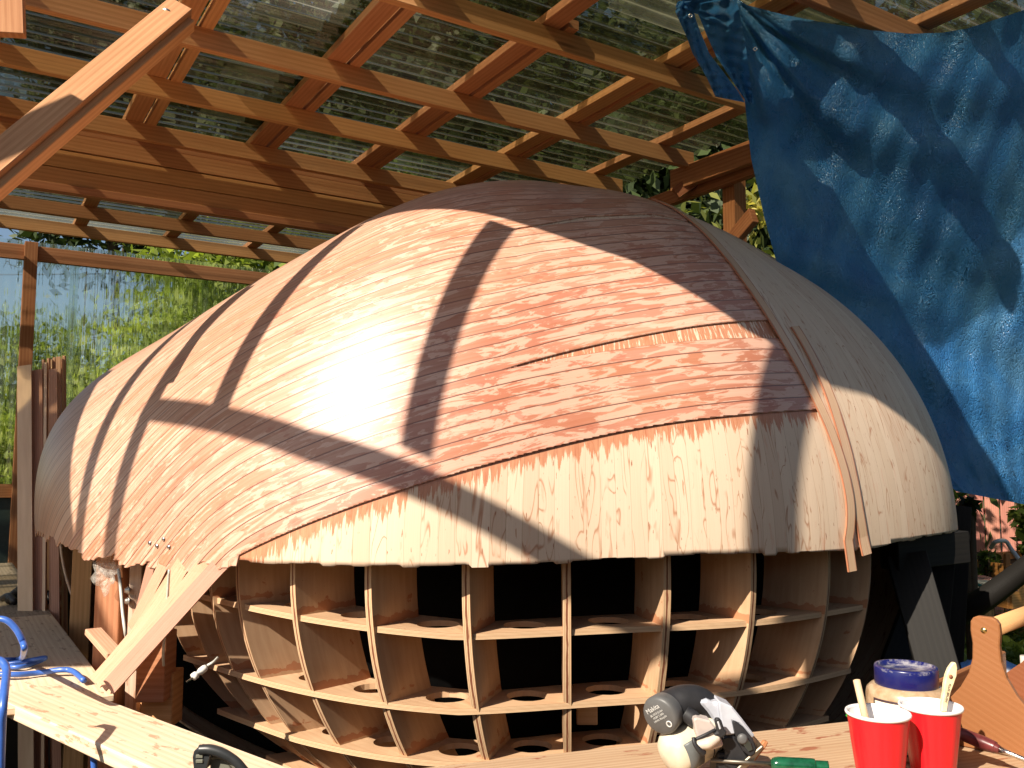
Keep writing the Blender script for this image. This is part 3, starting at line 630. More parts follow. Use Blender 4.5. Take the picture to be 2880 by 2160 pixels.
# back wall: posts, plate, rails, clear sheets. runs along dA at b=7.6
WB=7.58
board('wall_plate',ab(-5.2,WB,1.625),ab(3.5,WB,1.625),.04,.115,FR,shed)
for a in (-5.5,-3.42+.0,-.35,1.6,3.4):
    pass
pw=px(76,900,6.66); 
for a in (float(pw@dA),float(pw@dA)+2.9,3.4): 
    P_=ab(a,WB-.03,0); board('post',np.array([P_[0],P_[1],-1.4]),np.array([P_[0],P_[1],1.76 if a<0 else 1.7]),.09,.09,M['frame_red'],shed,up=dB)
board('wall_rail',ab(-5.2,WB-.01,-.18),ab(3.4,WB-.01,-.18),.04,.1,M['frame_red'],shed)
for k in range(9): corrugated('wall_sheet',ab(-5.3+k*1.0,WB+.05,-1.3),(0,0,1),dA,3.03,1.06,.076,.010,M['wallc'],shed,10)
wallpan=board('wall_panel',ab(-5.3,WB+.02,-.78),ab(3.4,WB+.02,-.78),.02,1.15,plain('teal_panel',(.035,.06,.06),.6),shed)
# two stout posts by the hull's left end
def gpost(xl,xr,d,yt,name='post',mat=None,dep=.09):
    a=px(xl,yt,d); b_=px(xr,yt,d); c=(a+b_)/2; w=abs(b_[0]-a[0]); return board(name,np.array([c[0],c[1]+dep/2,-1.4]),np.array([c[0],c[1]+dep/2,a[2]]),w,dep,mat or FR,jig,up=(0,1,0))
jig=thing('hull_stand','upright timber posts standing under the hull by the left bench, two joined by bolts','support frame',px(330,1800,3.1))
gpost(272,342,3.06,1540,'post',M['frame']); gpost(367,402,3.0,1535,'post',M['bench']); gpost(402,440,2.96,1760,'post'); 
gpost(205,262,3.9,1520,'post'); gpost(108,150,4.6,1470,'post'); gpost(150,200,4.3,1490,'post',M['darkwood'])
for y in (1577,1660,1690): lathe('bolt',px(362,y,2.99),[(.0001,.012),(.008,.012),(.010,.004),(.013,.004),(.013,0)],plain('bolt_metal',(.45,.42,.38),.4,.5,1),jig,12,(-.75,-.65,0))
board('base_beam',np.array([-1.35,3.1,-1.33]),np.array([1.6,3.2,-1.33]),.14,.14,M['darkwood'],jig)
board('base_beam',np.array([-1.2,2.75,-1.3]),np.array([-.35,3.6,-1.3]),.1,.2,FR,jig)
board('cross_block',px(400,1870,2.75),px(480,1870,2.75),.09,.2,FR,jig)
board('cross_block',px(415,1960,2.8),px(500,1960,2.8),.09,.16,FR,jig)
# leaning prop, hangs from the two posts
board('plank_prop',px(262,1775,2.92),px(325,1845,2.70),.05,.02,M['veneer'],jig)
# right-hand dark trestle
tr=thing('trestle','black weathered trestle with splayed legs in shade under the right end of the hull','trestle',px(2600,1900,3.4))
DW=M['darkwood']
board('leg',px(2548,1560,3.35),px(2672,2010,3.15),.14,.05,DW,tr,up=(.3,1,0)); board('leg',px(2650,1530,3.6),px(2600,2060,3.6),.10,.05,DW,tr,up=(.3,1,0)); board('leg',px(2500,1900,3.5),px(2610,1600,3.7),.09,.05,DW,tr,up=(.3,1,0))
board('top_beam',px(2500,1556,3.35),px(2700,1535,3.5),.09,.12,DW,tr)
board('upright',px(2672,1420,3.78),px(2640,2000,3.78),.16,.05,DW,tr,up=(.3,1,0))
tag(tube('fallen_branch',[px(2700,1720,3.9),px(2760,1690,3.8),px(2850,1625,3.7),px(2930,1560,3.6)],[.06,.05,.045,.04],DW,None,10),'thick dark branch slanting up to the right edge beyond the toolbox','branch')
# ================================================================ GROUND, GARDEN
def ground_mat():
    t=NT('ground_mat',.9,.1); o=t.obj(); a=t.noise(o,1.1,6,.65); b_=t.noise(o,60,3); d=t.ramp(b_,(.3,(.05,.035,.025)),(.7,(.10,.075,.05))); g=t.ramp(b_,(.3,(.035,.06,.015)),(.7,(.08,.12,.03)))
    t.col(t.mix(t.ramp(a,(.42,0.),(.55,1.)),d,g)); t.bump(b_,.6,.02); return t.m
me=mesh('ground',[(-150,-60,-1.4),(150,-60,-1.4),(150,240,-1.4),(-150,240,-1.4)],[(0,1,2,3)]); g=link('ground',me,ground_mat()); g['kind']='structure'
me=mesh('floor',[ab(-5.2,-1.,-1.396),ab(3.45,-1.,-1.396),ab(3.45,7.5,-1.396),ab(-5.2,7.5,-1.396)],[(0,1,2,3)]); g=link('floor',me,plain('dark_floor',(.03,.024,.02),.9,.1)); g['kind']='structure'
def leafmat(name,cols,tl=.35):
    t=NT(name,.5,.3); uv=t.uv(); s=t.sep(uv); c=t.ramp(s[0],*[(i/(len(cols)-1),q) for i,q in enumerate(cols)]); t.col(c)
    tr=t.a('ShaderNodeBsdfTranslucent'); t.l(t.mix(1.,c,(1.6,1.7,.8),'MULTIPLY'),tr.inputs[0]); m=t.a('ShaderNodeMixShader'); m.inputs[0].default_value=tl; t.l(t.p.outputs[0],m.inputs[1]); t.l(tr.outputs[0],m.inputs[2]); t.l(m.outputs[0],t.out.inputs[0]); return t.m
M['lf_dark']=leafmat('foliage_dark',[(.02,.035,.012),(.04,.06,.02),(.07,.09,.025)],.2)
M['lf_mid']=leafmat('foliage_mid',[(.05,.08,.015),(.10,.15,.03),(.19,.24,.05)])
M['lf_bright']=leafmat('foliage_bright',[(.08,.11,.02),(.22,.27,.05),(.42,.44,.12)],.45)
M['lf_yel']=leafmat('foliage_yellow',[(.07,.09,.02),(.22,.22,.05),(.45,.38,.12)])
M['bark']=plain('bark',(.10,.075,.05),.9,.1)
def leaves(name,cent,rad,n,size,mat,parent,clumps=60,spread=.28,elong=1.8,flat=1.0,seed=1,shell=.55):
    R=np.random.default_rng(seed); c=np.asarray(cent,float); rad=np.asarray(rad,float)
    d=R.normal(size=(clumps,3)); d/=np.linalg.norm(d,axis=1,keepdims=True); rr=shell+(1-shell)*R.random((clumps,1)); cc=c+d*rr*rad*(1+.22*R.normal(size=(clumps,1)))
    k=R.integers(0,clumps,n); cr=(.5+.9*R.random(clumps))[k][:,None]; P=cc[k]+R.normal(size=(n,3))*rad*spread*cr*.55
    t=R.normal(size=(n,3)); t/=np.linalg.norm(t,axis=1,keepdims=True); b_=np.cross(t,R.normal(size=(n,3))); b_/=np.linalg.norm(b_,axis=1,keepdims=True); nn=np.cross(t,b_); s=size*(.6+.8*R.random((n,1)))
    q=np.stack([P-t*s*elong/2,P+b_*s*.42-nn*s*.1,P+t*s*elong/2,P-b_*s*.42-nn*s*.1],1).reshape(-1,3)
    cl=np.clip(R.random(clumps)[k]*.7+R.random(n)*.4-.05,0,1); uv=np.repeat(np.stack([cl,cl],-1),4,axis=0)
    me=bpy.data.meshes.new(name); q[:,2]+=CAMZ; me.vertices.add(4*n); me.vertices.foreach_set('co',q.ravel()); me.loops.add(4*n); me.loops.foreach_set('vertex_index',np.arange(4*n)); me.polygons.add(n); me.polygons.foreach_set('loop_start',np.arange(n)*4); me.update(calc_edges=True)
    l=me.uv_layers.new(name='UVMap'); l.data.foreach_set('uv',uv.ravel()); me.validate()
    return link(name,me,mat,parent)
def tree(name,label,cat,base,h,cr,n,ls,mat,seed,group=None,trunk=.16,cz=.58,clumps=70,shell=.55):
    t=thing(name,label,cat,(base[0],base[1],-1.4),group); b=np.array([base[0],base[1],-1.4]); R=random.Random(seed)
    parts=[tube('x',[b,b+np.array([.1,.05,h*.3]),b+np.array([-.05,.1,h*.6]),b+np.array([.05,0,h*.9])],[trunk,trunk*.8,trunk*.5,trunk*.15],M['bark'],None,9)]
    for k in range(7):
        a=R.random()*6.28; z=h*(.25+.5*R.random()); e=b+np.array([math.cos(a)*cr*.75,math.sin(a)*cr*.75,z+h*.2]); s_=b+np.array([0,.05,z]); parts.append(tube('x',[s_,(s_+e)/2+np.array([0,0,.1*h*.3]),e],[trunk*.45,trunk*.3,trunk*.08],M['bark'],None,6))
    join_meshes('trunk',parts,t)
    leaves('crown',b+np.array([0,0,h*cz]),(cr,cr,h*(1-cz)*1.02),n,ls,mat,t,clumps,.30,1.7,1,seed,shell)
    return t
tg='trees standing beyond the shelter'
tree('evergreen_tree','tall dark evergreen seen dimly through the roof plastic above the dome top','tree',(1.6,12.0),9.6,3.3,42000,.125,M['lf_dark'],3,tg,.2,.5,150,.15)
tree('evergreen_tree','dark dense tree seen through the roof between the two brace boards','tree',(-2.0,12.6),10.2,2.6,34000,.125,M['lf_dark'],4,tg,.14,.62,120,.15)
tree('evergreen_tree','tall dark evergreen seen through the roof at the far upper left','tree',(-6.2,13.4),10.2,1.9,18000,.125,M['lf_dark'],44,tg,.09,.7,80,.15)
tree('evergreen_tree','dark green tree seen through roof sheets left of the blue tarp','tree',(5.2,11.0),8.6,3.1,38000,.125,M['lf_dark'],5,tg,.2,.5,150,.15)
tree('leafy_tree','sunlit green tree with sky gaps behind the clear left wall','tree',(-3.3,10.2),4.5,1.55,10000,.085,M['lf_bright'],6,tg,.1,.56,60,.45)
tree('leafy_tree','bushy olive tree behind the clear wall where it meets the hull','tree',(-1.1,10.6),4.9,1.9,16000,.09,M['lf_mid'],7,tg,.12,.5,80,.3)
tree('leafy_tree','small yellow-green tree at the far left edge beyond the wall','tree',(-6.6,12.5),3.2,1.5,9000,.10,M['lf_bright'],8,tg,.1,.5,60,.3)
tree('leafy_tree','yellow-leaved tree seen through the roof at the upper right corner','tree',(6.8,7.2),5.6,2.2,11000,.10,M['lf_yel'],9,tg,.12,.62,80,.4)
def shrub(label,c,rad,n,ls,mat,seed,cl=40,name='shrub',group='shrubs round the shelter',shell=.3):
    s=thing(name,label,'shrub',(c[0],c[1],-1.4),group); b=np.array([c[0],c[1],-1.4]); R=random.Random(seed); parts=[]
    for k in range(6):
        a=R.random()*6.28; parts.append(tube('x',[b,b+np.array([math.cos(a)*rad[0]*.3,math.sin(a)*rad[1]*.3,(c[2]+1.4)*.6]),np.asarray(c)+np.array([math.cos(a)*rad[0]*.7,math.sin(a)*rad[1]*.7,rad[2]*.6])],[.025,.018,.006],M['bark'],None,6))
    join_meshes('stem',parts,s); leaves('foliage',c,rad,n,ls,mat,s,cl,.33,2.2,1,seed,shell); return s
shrub('leafy hedge with pale yellow-green leaves low behind the clear left wall',(-4.8,8.9,-.25),(1.7,.6,1.05),15000,.06,M['lf_bright'],21)
shrub('green bush behind the clear wall just left of the hull outline',(-2.6,8.9,.1),(1.3,.6,1.15),14000,.06,M['lf_bright'],22)
shrub('tall shrub with long yellow leaves beside the right header post',(2.15,6.7,1.15),(.95,.6,.85),5200,.055,M['lf_yel'],23,60)
shrub('green undergrowth below the yellow leaves between post and tarp',(2.5,6.2,.35),(.9,.5,.8),5000,.05,M['lf_mid'],24,50)
shrub('ivy growing over the top of the clear left wall','x' and tuple(ab(-3.0,WB+.45,1.72)),(1.25,.35,.16),2600,.055,M['lf_mid'],25,40,'ivy')
tag(tube('power_line',[px(-60,773,14),px(400,768,14),px(900,750,14)],.012,plain('black_wire',(.02,.02,.02),.5),None,6),'thin black power line crossing the sky behind the clear left wall','wire')
# fence, raised bed and plants at the right, under the tarp
fn=thing('board_fence','weathered red board fence at the right below the blue tarp','fence',px(2780,1500,8.5))
for i in range(34):
    x=3.0+i*.135; board('fence_board',np.array([x,8.9-.2*(i*.135),-1.4]),np.array([x,8.9-.2*(i*.135),.35]),.128,.02,M['fence'],fn,up=(0,1,0),b=0.002)
board('rail',np.array([3.0,8.94,.1]),np.array([7.4,8.06,.1]),.03,.08,M['fence'],fn); board('rail',np.array([3.0,8.94,-1.]),np.array([7.4,8.06,-1.]),.03,.08,M['fence'],fn)
bd=thing('raised_bed','orange timber raised garden bed in front of the red fence','raised bed',px(2750,1610,6.6))
c_=[px(2690,1585,7.2),px(2835,1600,6.6),px(2990,1600,6.9),px(2900,1585,7.8)]
z1=-.72
for i in range(4):
    p,q=c_[i].copy(),c_[(i+1)%4].copy(); p[2]=q[2]=z1-.16; board('bed_side',p,q,.04,.32,M['bed'],bd)
for i in range(4): p=c_[i].copy(); board('corner_post',np.array([p[0],p[1],-1.4]),np.array([p[0],p[1],z1+.01]),.06,.06,M['bed'],bd)
prism('soil',[np.array([p[0]*.995,p[1],z1-.06]) for p in c_],(0,0,-.1),plain('soil',(.07,.045,.03),.9,.1),bd,0)
shrub('leafy vine with black shadow gaps climbing the red fence at the right edge',tuple(px(2925,1500,7.6)),(.2,.25,.42),1300,.05,M['lf_mid'],31,30,'vine')
shrub('small green seedling in the raised bed before the fence',tuple(px(2775,1575,6.8)),(.09,.08,.10),160,.05,M['lf_mid'],32,8,'seedling')
shrub('sprig of long dark leaves poking out between hull and tarp corner',tuple(px(2718,1422,4.1)),(.05,.03,.04),26,.04,M['lf_dark'],33,7,'sprig')
GR=plain('grass_green',(.09,.15,.03),.8,.2)
gr=leaves('grass',(3.4,6.,-1.36),(2.2,2.4,.03),9000,.06,M['lf_mid'],None,120,.5,2.2,1,41,.1); gr['kind']='stuff'; gr['label']='patchy sunlit lawn beyond the trestle on the right'; gr['category']='grass'
def hose(name,label,cat,pts,r,mat,grp=None): return tag(tube(name,pts,r,mat,None,10),label,cat,grp)
teal=plain('teal_hose',(.03,.28,.24),.35,.5); silver=plain('silver_hose',(.6,.6,.6),.3,.5)
hose('garden_hose','thin teal garden hose looping over the ground behind the toolbox','hose',[px(2690,1610,6.0),px(2740,1640,5.6),px(2800,1665,5.4),px(2760,1690,5.2),px(2790,1655,5.3),px(2880,1640,5.4)],.010,teal)
hose('hose_pipe','silver and teal hose hooked over a short stake at the right edge','hose',[px(2788,1540,5.6),px(2800,1524,5.5),px(2828,1522,5.5),px(2845,1545,5.5),px(2880,1590,5.4),px(2920,1630,5.3)],.013,silver)
st=board('stake',px(2833,1640,5.6),px(2831,1555,5.6),.03,.03,M['bed']); tag(st,'short stake holding up the silver hose at the right edge','stake')
def blob(name,c,r,mat,label,cat,seed,sub=3,amp=.25):
    bm=bmesh.new(); bmesh.ops.create_icosphere(bm,subdivisions=sub,radius=1); R=random.Random(seed); ph=[R.random()*6 for _ in range(6)]
    for v_ in bm.verts:
        c0=v_.co; n=1+amp*(math.sin(3*c0.x+ph[0])*math.sin(4*c0.y+ph[1])+.6*math.sin(7*c0.z+ph[2]+5*c0.x)+.3*math.sin(13*c0.y+ph[3])*math.sin(11*c0.x)); v_.co=Vector((c0.x*r[0]*n,c0.y*r[1]*n,c0.z*r[2]*n))+V(c)
    me=bpy.data.meshes.new(name); bm.to_mesh(me); bm.free(); me.polygons.foreach_set('use_smooth',[True]*len(me.polygons)); o=link(name,me,mat); return tag(o,label,cat)
blob('tarp_bundle',px(2750,1650,5.8),(.20,.16,.07),plain('clear_bag',(.25,.25,.27),.25,.6,0,.3,15),'crumpled grey plastic bundle on the ground beside the raised bed','bundle',1)
blob('orange_rag',px(2690,1662,5.2),(.07,.06,.04),plain('orange_rag',(.5,.14,.06),.8),'small orange-red rag on the grass behind the trestle','rag',2)
blob('tarp_heap',px(2790,1960,3.2),(.2,.2,.12),plain('blue_heap',(.008,.03,.10),.4,.5,0,.3,6),'low heap of dark blue tarp behind the toolbox','tarp',3,4)
# ================================================================ BLUE TARP
def tarp_mat():
    t=NT('blue_tarp',.32,.55); o=t.obj(); a=t.noise(o,3.,5,.6,.8); b_=t.noise(t.map(o,(1,1,1)),26,4,.6,1.2)
    vo=t.a('ShaderNodeTexVoronoi'); vo.feature='DISTANCE_TO_EDGE'; t.l(t.map(o,(11,11,7)),vo.inputs[0]); v2=t.a('ShaderNodeTexVoronoi'); v2.feature='DISTANCE_TO_EDGE'
    mp=t.mix(.35,o,t.a('ShaderNodeTexNoise').outputs['Color']); t.l(t.map(mp,(60,60,34)),v2.inputs[0])
    c=t.ramp(a,(.3,(.035,.17,.46)),(.5,(.055,.25,.58)),(.72,(.12,.36,.66))); dirt=t.noise(o,1.5,4); c=t.mix(t.math('MULTIPLY',t.ramp(dirt,(.55,0.),(.7,1.)),.35),c,(.10,.13,.12)); t.col(c)
    h=t.math('ADD',t.math('MULTIPLY',t.ramp(vo.outputs['Distance'],(0.,0.),(.12,1.)),.5),t.math('ADD',t.math('MULTIPLY',t.ramp(v2.outputs['Distance'],(0.,0.),(.2,1.)),.3),t.math('MULTIPLY',b_,.9)))
    t.bump(h,.65,.006); t.val(t.p.inputs['Roughness'],t.ramp(b_,(.3,.22),(.7,.42)))
    tr=t.a('ShaderNodeBsdfTranslucent'); t.l(c,tr.inputs[0]); m=t.a('ShaderNodeMixShader'); m.inputs[0].default_value=.42; t.l(t.p.outputs[0],m.inputs[1]); t.l(tr.outputs[0],m.inputs[2]); t.l(m.outputs[0],t.out.inputs[0]); return t.m
M['tarp']=tarp_mat()
tp=thing('blue_tarp','large crinkled blue tarp hung from the rafters at the right','tarp',px(2100,20,3.2))
LE=[(2062,-12),(2080,140),(2098,300),(2112,430),(2150,600),(2182,720),(2235,830),(2330,960),(2450,1120),(2580,1290),(2690,1382)]
RE=[(3010,-20),(3020,120),(3020,260),(3020,420),(3020,590),(3020,760),(3020,900),(3020,1040),(3020,1180),(3020,1320),(3020,1445)]
TOPY=lambda u: 70*math.sin(min(1,u*1.25)*math.pi)+ (52*math.sin(u*math.pi)) 
nu,nv=150,150; v=[];f=[];uv=[]
for j in range(nv):
    t_=j/(nv-1); x0=np.interp(t_*10,range(11),[p[0] for p in LE]); y0=np.interp(t_*10,range(11),[p[1] for p in LE]); x1=3020; y1=np.interp(t_*10,range(11),[p[1] for p in RE])
    for i in range(nu):
        u=i/(nu-1); x=x0+(x1-x0)*u; y=y0+(y1-y0)*u
        yt=np.interp(x,[2062,2100,2200,2300,2450,2560,2650,2720,2800,2880,3020],[-12,14,40,60,85,95,92,80,55,28,-12]); y=y+(yt-(LE[0][1]+(RE[0][1]-LE[0][1])*u))*(1-t_)**2.2
        d=3.15+.55*t_+.35*u*t_+.25*u
        # gathers radiating from the upper left corner
        ang=math.atan2(t_*1.5+.02,u+.02); rr=math.hypot(u,t_*1.2)
        d+=.03*math.sin(ang*13+1)*math.exp(-rr*2.2)*min(1,rr*8)+.015*math.sin(ang*27+2*rr)*math.exp(-rr*3)*min(1,rr*8)+.03*math.sin(ang*6+rr*3)*min(1,rr*2)*(.4+.6*t_)
        d+=.005*math.sin(u*31+t_*7)+.010*math.sin(t_*37-u*9)+.005*math.sin(u*60+t_*44)+.022*math.sin((u*.8-t_*1.0)*11+2)*math.exp(-u*.8)
        v.append(px(x,y,d)); uv.append((u*2,t_*2))
for j in range(nv-1):
    for i in range(nu-1): a=j*nu+i; f.append((a,a+1,a+nu+1,a+nu))
o=link('sheet',mesh('sheet',v,f,uv,True),M['tarp'],tp)
# folded corner flap with a dark loop behind it
def strip_surface(name,Lp,Rp,mat,parent,fold=.05,n=50,m=24,dl=3.0,dr=3.1,ph=0):
    v=[];f=[];uv=[]
    for j in range(n):
        t_=j/(n-1)*(len(Lp)-1); l=[np.interp(t_,range(len(Lp)),[p[k] for p in Lp]) for k in (0,1)]; r=[np.interp(t_,range(len(Rp)),[p[k] for p in Rp]) for k in (0,1)]
        for i in range(m):
            u=i/(m-1); d=dl+(dr-dl)*u+fold*math.sin(u*math.pi)*-1+.012*math.sin(u*14+t_*2+ph)+.008*math.sin(t_*9+u*5); v.append(px(l[0]+(r[0]-l[0])*u,l[1]+(r[1]-l[1])*u,d)); uv.append((u,t_))
    for j in range(n-1):
        for i in range(m-1): a=j*m+i; f.append((a,a+1,a+m+1,a+m))
    return link(name,mesh(name,v,f,uv,True),mat,parent)
strip_surface('corner_flap',[(1908,8),(1899,32),(1912,62),(1930,100),(1948,150),(1975,195),(1996,235),(2012,272)],[(1945,-10),(1950,28),(1958,58),(1972,95),(1995,150),(2040,210),(2075,255),(2095,288)],M['tarp'],tp,.03,60,24,2.98,3.05)
strip_surface('corner_flap',[(1945,-12),(1955,22),(1968,50),(1990,105),(2015,160),(2052,215),(2082,262),(2100,286)],[(2070,-14),(2085,60),(2094,110),(2102,160),(2108,210),(2114,250),(2118,275),(2120,292)],M['tarp'],tp,-.03,60,24,3.10,3.13,2)
strip_surface('corner_flap',[(1900,20),(1905,6),(1930,-6)],[(1962,40),(1975,10),(2080,-8)],M['tarp'],tp,.05,30,24,3.0,3.08,4)
gm=plain('grommet_metal',(.75,.72,.68),.25,.6,1)
for x,y,d in ((2024,261,3.0),(2124,138,3.08),(1942,45,2.98)): 
    lathe('grommet',px(x,y,d),[(.0035,.002),(.0045,.0035),(.0075,.0035),(.0085,0)],gm,tp,20,(-.1,-1,-.2))
# ================================================================ LEFT BENCHES
zb=-.66
bn=thing('plank_bench','long pale timber plank bench running from the left edge to the lower middle','bench',np.array([-1.2,2.2,-1.4]))
P1=np.array([-1.17,2.60,zb]);P2=np.array([-.30,1.85,zb]); N1=np.array([-1.50,2.60,zb]); N2=np.array([-.62,1.83,zb])
c1=(P1+N1)/2; dd=(P2-P1)/np.linalg.norm(P2-P1); sd=np.array([dd[1],-dd[0],0]); 
board('top_plank',P1-dd*.28+np.array([0,0,-.02])+sd*.10,P2+dd*.9+np.array([0,0,-.02])+sd*.10,.20,.04,M['bench'],bn,b=.004)
for q in (.15,1.3): 
    pp=P1+dd*q+sd*.12; board('leg',np.array([pp[0],pp[1],-1.4]),np.array([pp[0],pp[1],zb-.04]),.09,.09,FR,bn)
board('stretcher',P1+sd*.16+np.array([0,0,-.30]),P2+dd*.2+sd*.16+np.array([0,0,-.30]),.04,.14,FR,bn)
tb_=thing('plywood_table','long plywood side table along the left wall, far half greyed for shade, near half pale for sun','table',np.array([-2.5,4.,-1.4]))
e0_=np.array([-3.46,6.2,zb+.0]); e1_=np.array([-1.42,3.05,zb]); dB_=(e1_-e0_)/np.linalg.norm(e1_-e0_); sB=np.array([dB_[1],-dB_[0],0])
mid=e0_+dB_*2.55
board('table_top',e0_+sB*.6+np.array([0,0,-.012]),mid+sB*.6+np.array([0,0,-.012]),1.2,.02,M['greyed_ply'],tb_)  # shade on the far half put in as grey ply
board('table_top',mid+dB_*.004+sB*.6+np.array([0,0,-.012]),e1_+dB_*.48+sB*.6+np.array([0,0,-.012]),1.2,.02,M['bench'],tb_)  # paler wood stands in for sun on the near half
for q,w_ in ((.2,.05),(2.2,.05),(3.6,.05),(.2,1.1),(2.2,1.1)):
    pp=e0_+dB_*q+sB*w_; board('leg',np.array([pp[0],pp[1],-1.4]),np.array([pp[0],pp[1],zb-.024]),.08,.08,FR,tb_)
board('apron',e0_+sB*.03+np.array([0,0,-.08]),e1_+dB_*.4+sB*.03+np.array([0,0,-.08]),.03,.1,FR,tb_)
# thing: low dark tool on table
tl=thing('hand_plane','dark metal tools lying in a heap on the grey end of the plywood table','tool',px(60,1680,3.75))
for i in range(9):
    x=8+i*17; z=zb+.018; a=onz(x,1683+8*math.sin(i*2.1),zb+.02); b_=onz(x+34,1684+9*math.cos(i*1.7),zb+.02); tube('bar',[a,(a+b_)/2+np.array([0,0,.02]),b_],.016+.008*(i%3),plain('black_iron',(.025,.02,.02),.45,.5) if i==0 else bpy.data.materials['black_iron'],tl,8)
# veneer bundle
vb=thing('veneer_stack','bundle of thin cedar veneer strips stood upright against the left wall post','strip bundle',px(110,1500,4.4))
R=random.Random(5)
for i,(xl,xr,yt,yb,d) in enumerate([(47,90,1028,1560,4.30),(88,121,1040,1560,4.33),(120,126,1012,1560,4.36),(126,134,1020,1560,4.30),(134,140,1008,1560,4.34),(138,160,1038,1560,4.30),(141,148,1012,1560,4.37),(150,158,1006,1560,4.39),(158,171,1003,1560,4.36),(170,178,1010,1560,4.4),(176,184,1001,1560,4.42)]):
    a=px(xl,yt,d);b_=px(xr,yt,d); c=(a+b_)/2; w=b_[0]-a[0]; bot=px((xl+xr)/2+R.uniform(-4,6),yb,d-.12); e=bot-c; e=e/abs(e[2])*(c[2]+1.38); board('veneer_strip',c,c+e,w*.97,.004+.012*(w<.02),M['veneer'] if i%3 else M['strip'],vb,up=(.15*R.uniform(-1,1),1,0),b=0)
# plastic film on post
fm=NT('plastic_film',.15,.6); trn=fm.a('ShaderNodeBsdfTransparent'); mxx=fm.a('ShaderNodeMixShader'); mxx.inputs[0].default_value=.22; fm.l(trn.outputs[0],mxx.inputs[1]); fm.l(fm.p.outputs[0],mxx.inputs[2]); fm.l(mxx.outputs[0],fm.out.inputs[0]); fm.col((.85,.8,.72)); fm.bump(fm.noise(fm.obj(),40,4),1.,.02)
pf=[];R=random.Random(9)
o=blob('plastic_film',px(298,1607,3.0),(.035,.012,.05),fm.m,'crumpled clear plastic film stuck on the left post','plastic film',4,3,.5)
# pale cable with plug
cb=thing('power_cable','pale grey power cable hanging under the hull, looping to a plug','cable',px(420,1700,2.75))
cm=plain('cable_grey',(.62,.62,.55),.45)
tube('cord',[px(333,1600,2.93),px(340,1660,2.9),px(345,1720,2.88),px(352,1775,2.86),px(358,1800,2.9)],.0052,cm,cb,8)
tube('cord',[px(476,1603,2.62),px(470,1700,2.66),px(464,1780,2.66),px(459,1830,2.66),px(460,1872,2.68)],.004,cm,cb,8)
plug=lathe('plug',px(580,1876,2.55),[(.0001,0),(.008,.0),(.010,.006),(.010,.02),(.006,.03),(.0105,.034),(.0105,.046),(.0001,.048)],plain('plug_white',(.8,.78,.72),.4),cb,16,px(545,1903,2.52)-px(580,1876,2.55))
dpl=px(545,1903,2.52)-px(580,1876,2.55); dpl/=np.linalg.norm(dpl); base=px(580,1876,2.55)+dpl*.048
for s_ in (-.004,.004): board('pin',base+np.array([s_,0,s_*.6]),base+dpl*.015+np.array([s_,0,s_*.6]),.0015,.004,gm,cb,b=0)
tube('cord',[px(583,1872,2.55),px(600,1862,2.56),px(612,1850,2.6)],.004,cm,cb,8)
# blue air hose at the left edge
bh=plain('blue_hose',(.05,.14,.50),.32,.5,0,.08)
zt=zb+.012
hs=[px(-40,1745,2.36),px(10,1742,2.36),px(42,1765,2.36),px(64,1805,2.36),px(68,1828,2.38),onz(58,1852,zt+.01),onz(20,1856,zt),onz(-30,1853,zt)]
hs2=[onz(-30,1868,zt),onz(30,1866,zt+.004),onz(90,1856,zt+.012),onz(128,1850,zt+.016),onz(100,1864,zt),onz(50,1876,zt),onz(-20,1870,zt)]
hs3=[px(-30,1852,2.12),px(4,1860,2.10),px(18,1885,2.08),px(14,1930,2.02),px(8,1990,1.98),px(4,2060,1.98),px(0,2200,1.98)]
hs4=[onz(-40,1895,zt+.006),onz(40,1897,zt+.004),onz(110,1892,zt),onz(170,1884,zt+.008),onz(205,1888,zt+.006),onz(236,1914,zt+.003)]
hz=thing('air_hose','glossy blue air hose coiled on and over the bench end at the left edge','hose',onz(20,1880,zt))
for q,r in ((hs,.0085),(hs2,.0075),(hs3,.009),(hs4,.0085)): tube('hose_loop',q,r,bh,hz,14)
tube('hose_loop',[px(252,2040,2.5),px(258,2088,2.5),px(262,2120,2.5),px(268,2200,2.5)],.0085,bh,hz,12)
# spring clamp at the bottom edge
cl=thing('bar_clamp','black and grey curved clamp handle at the bottom edge on the plank bench','clamp',px(620,2130,1.75))
bk=plain('black_plastic',(.03,.032,.033),.38,.5); gy=plain('grey_plastic',(.18,.18,.14),.45)
K=lambda pts,d:[px(x,y,d) for x,y in pts]
prism('jaw_block',K([(545,2112),(556,2105),(590,2107),(594,2118),(580,2165),(545,2170),(541,2130)],1.78),(0,.03,0),bk,cl)
tube('handle',K([(560,2108),(590,2108),(620,2116),(648,2130),(668,2146),(690,2172)],1.78),[.009,.010,.010,.009,.009,.009],bk,cl,12)
tube('trigger',K([(592,2128),(618,2126),(645,2140),(668,2160)],1.80),.006,gy,cl,10)
prism('pad',K([(592,2132),(640,2140),(650,2165),(590,2168)],1.80),(0,.02,0),gy,cl)
for x,y in ((562,2142),(562,2128)): prism('button',K([(x-12,y-5),(x+8,y-5),(x+8,y+5),(x-12,y+5)],1.777),(0,.004,0),gy,cl,.001)
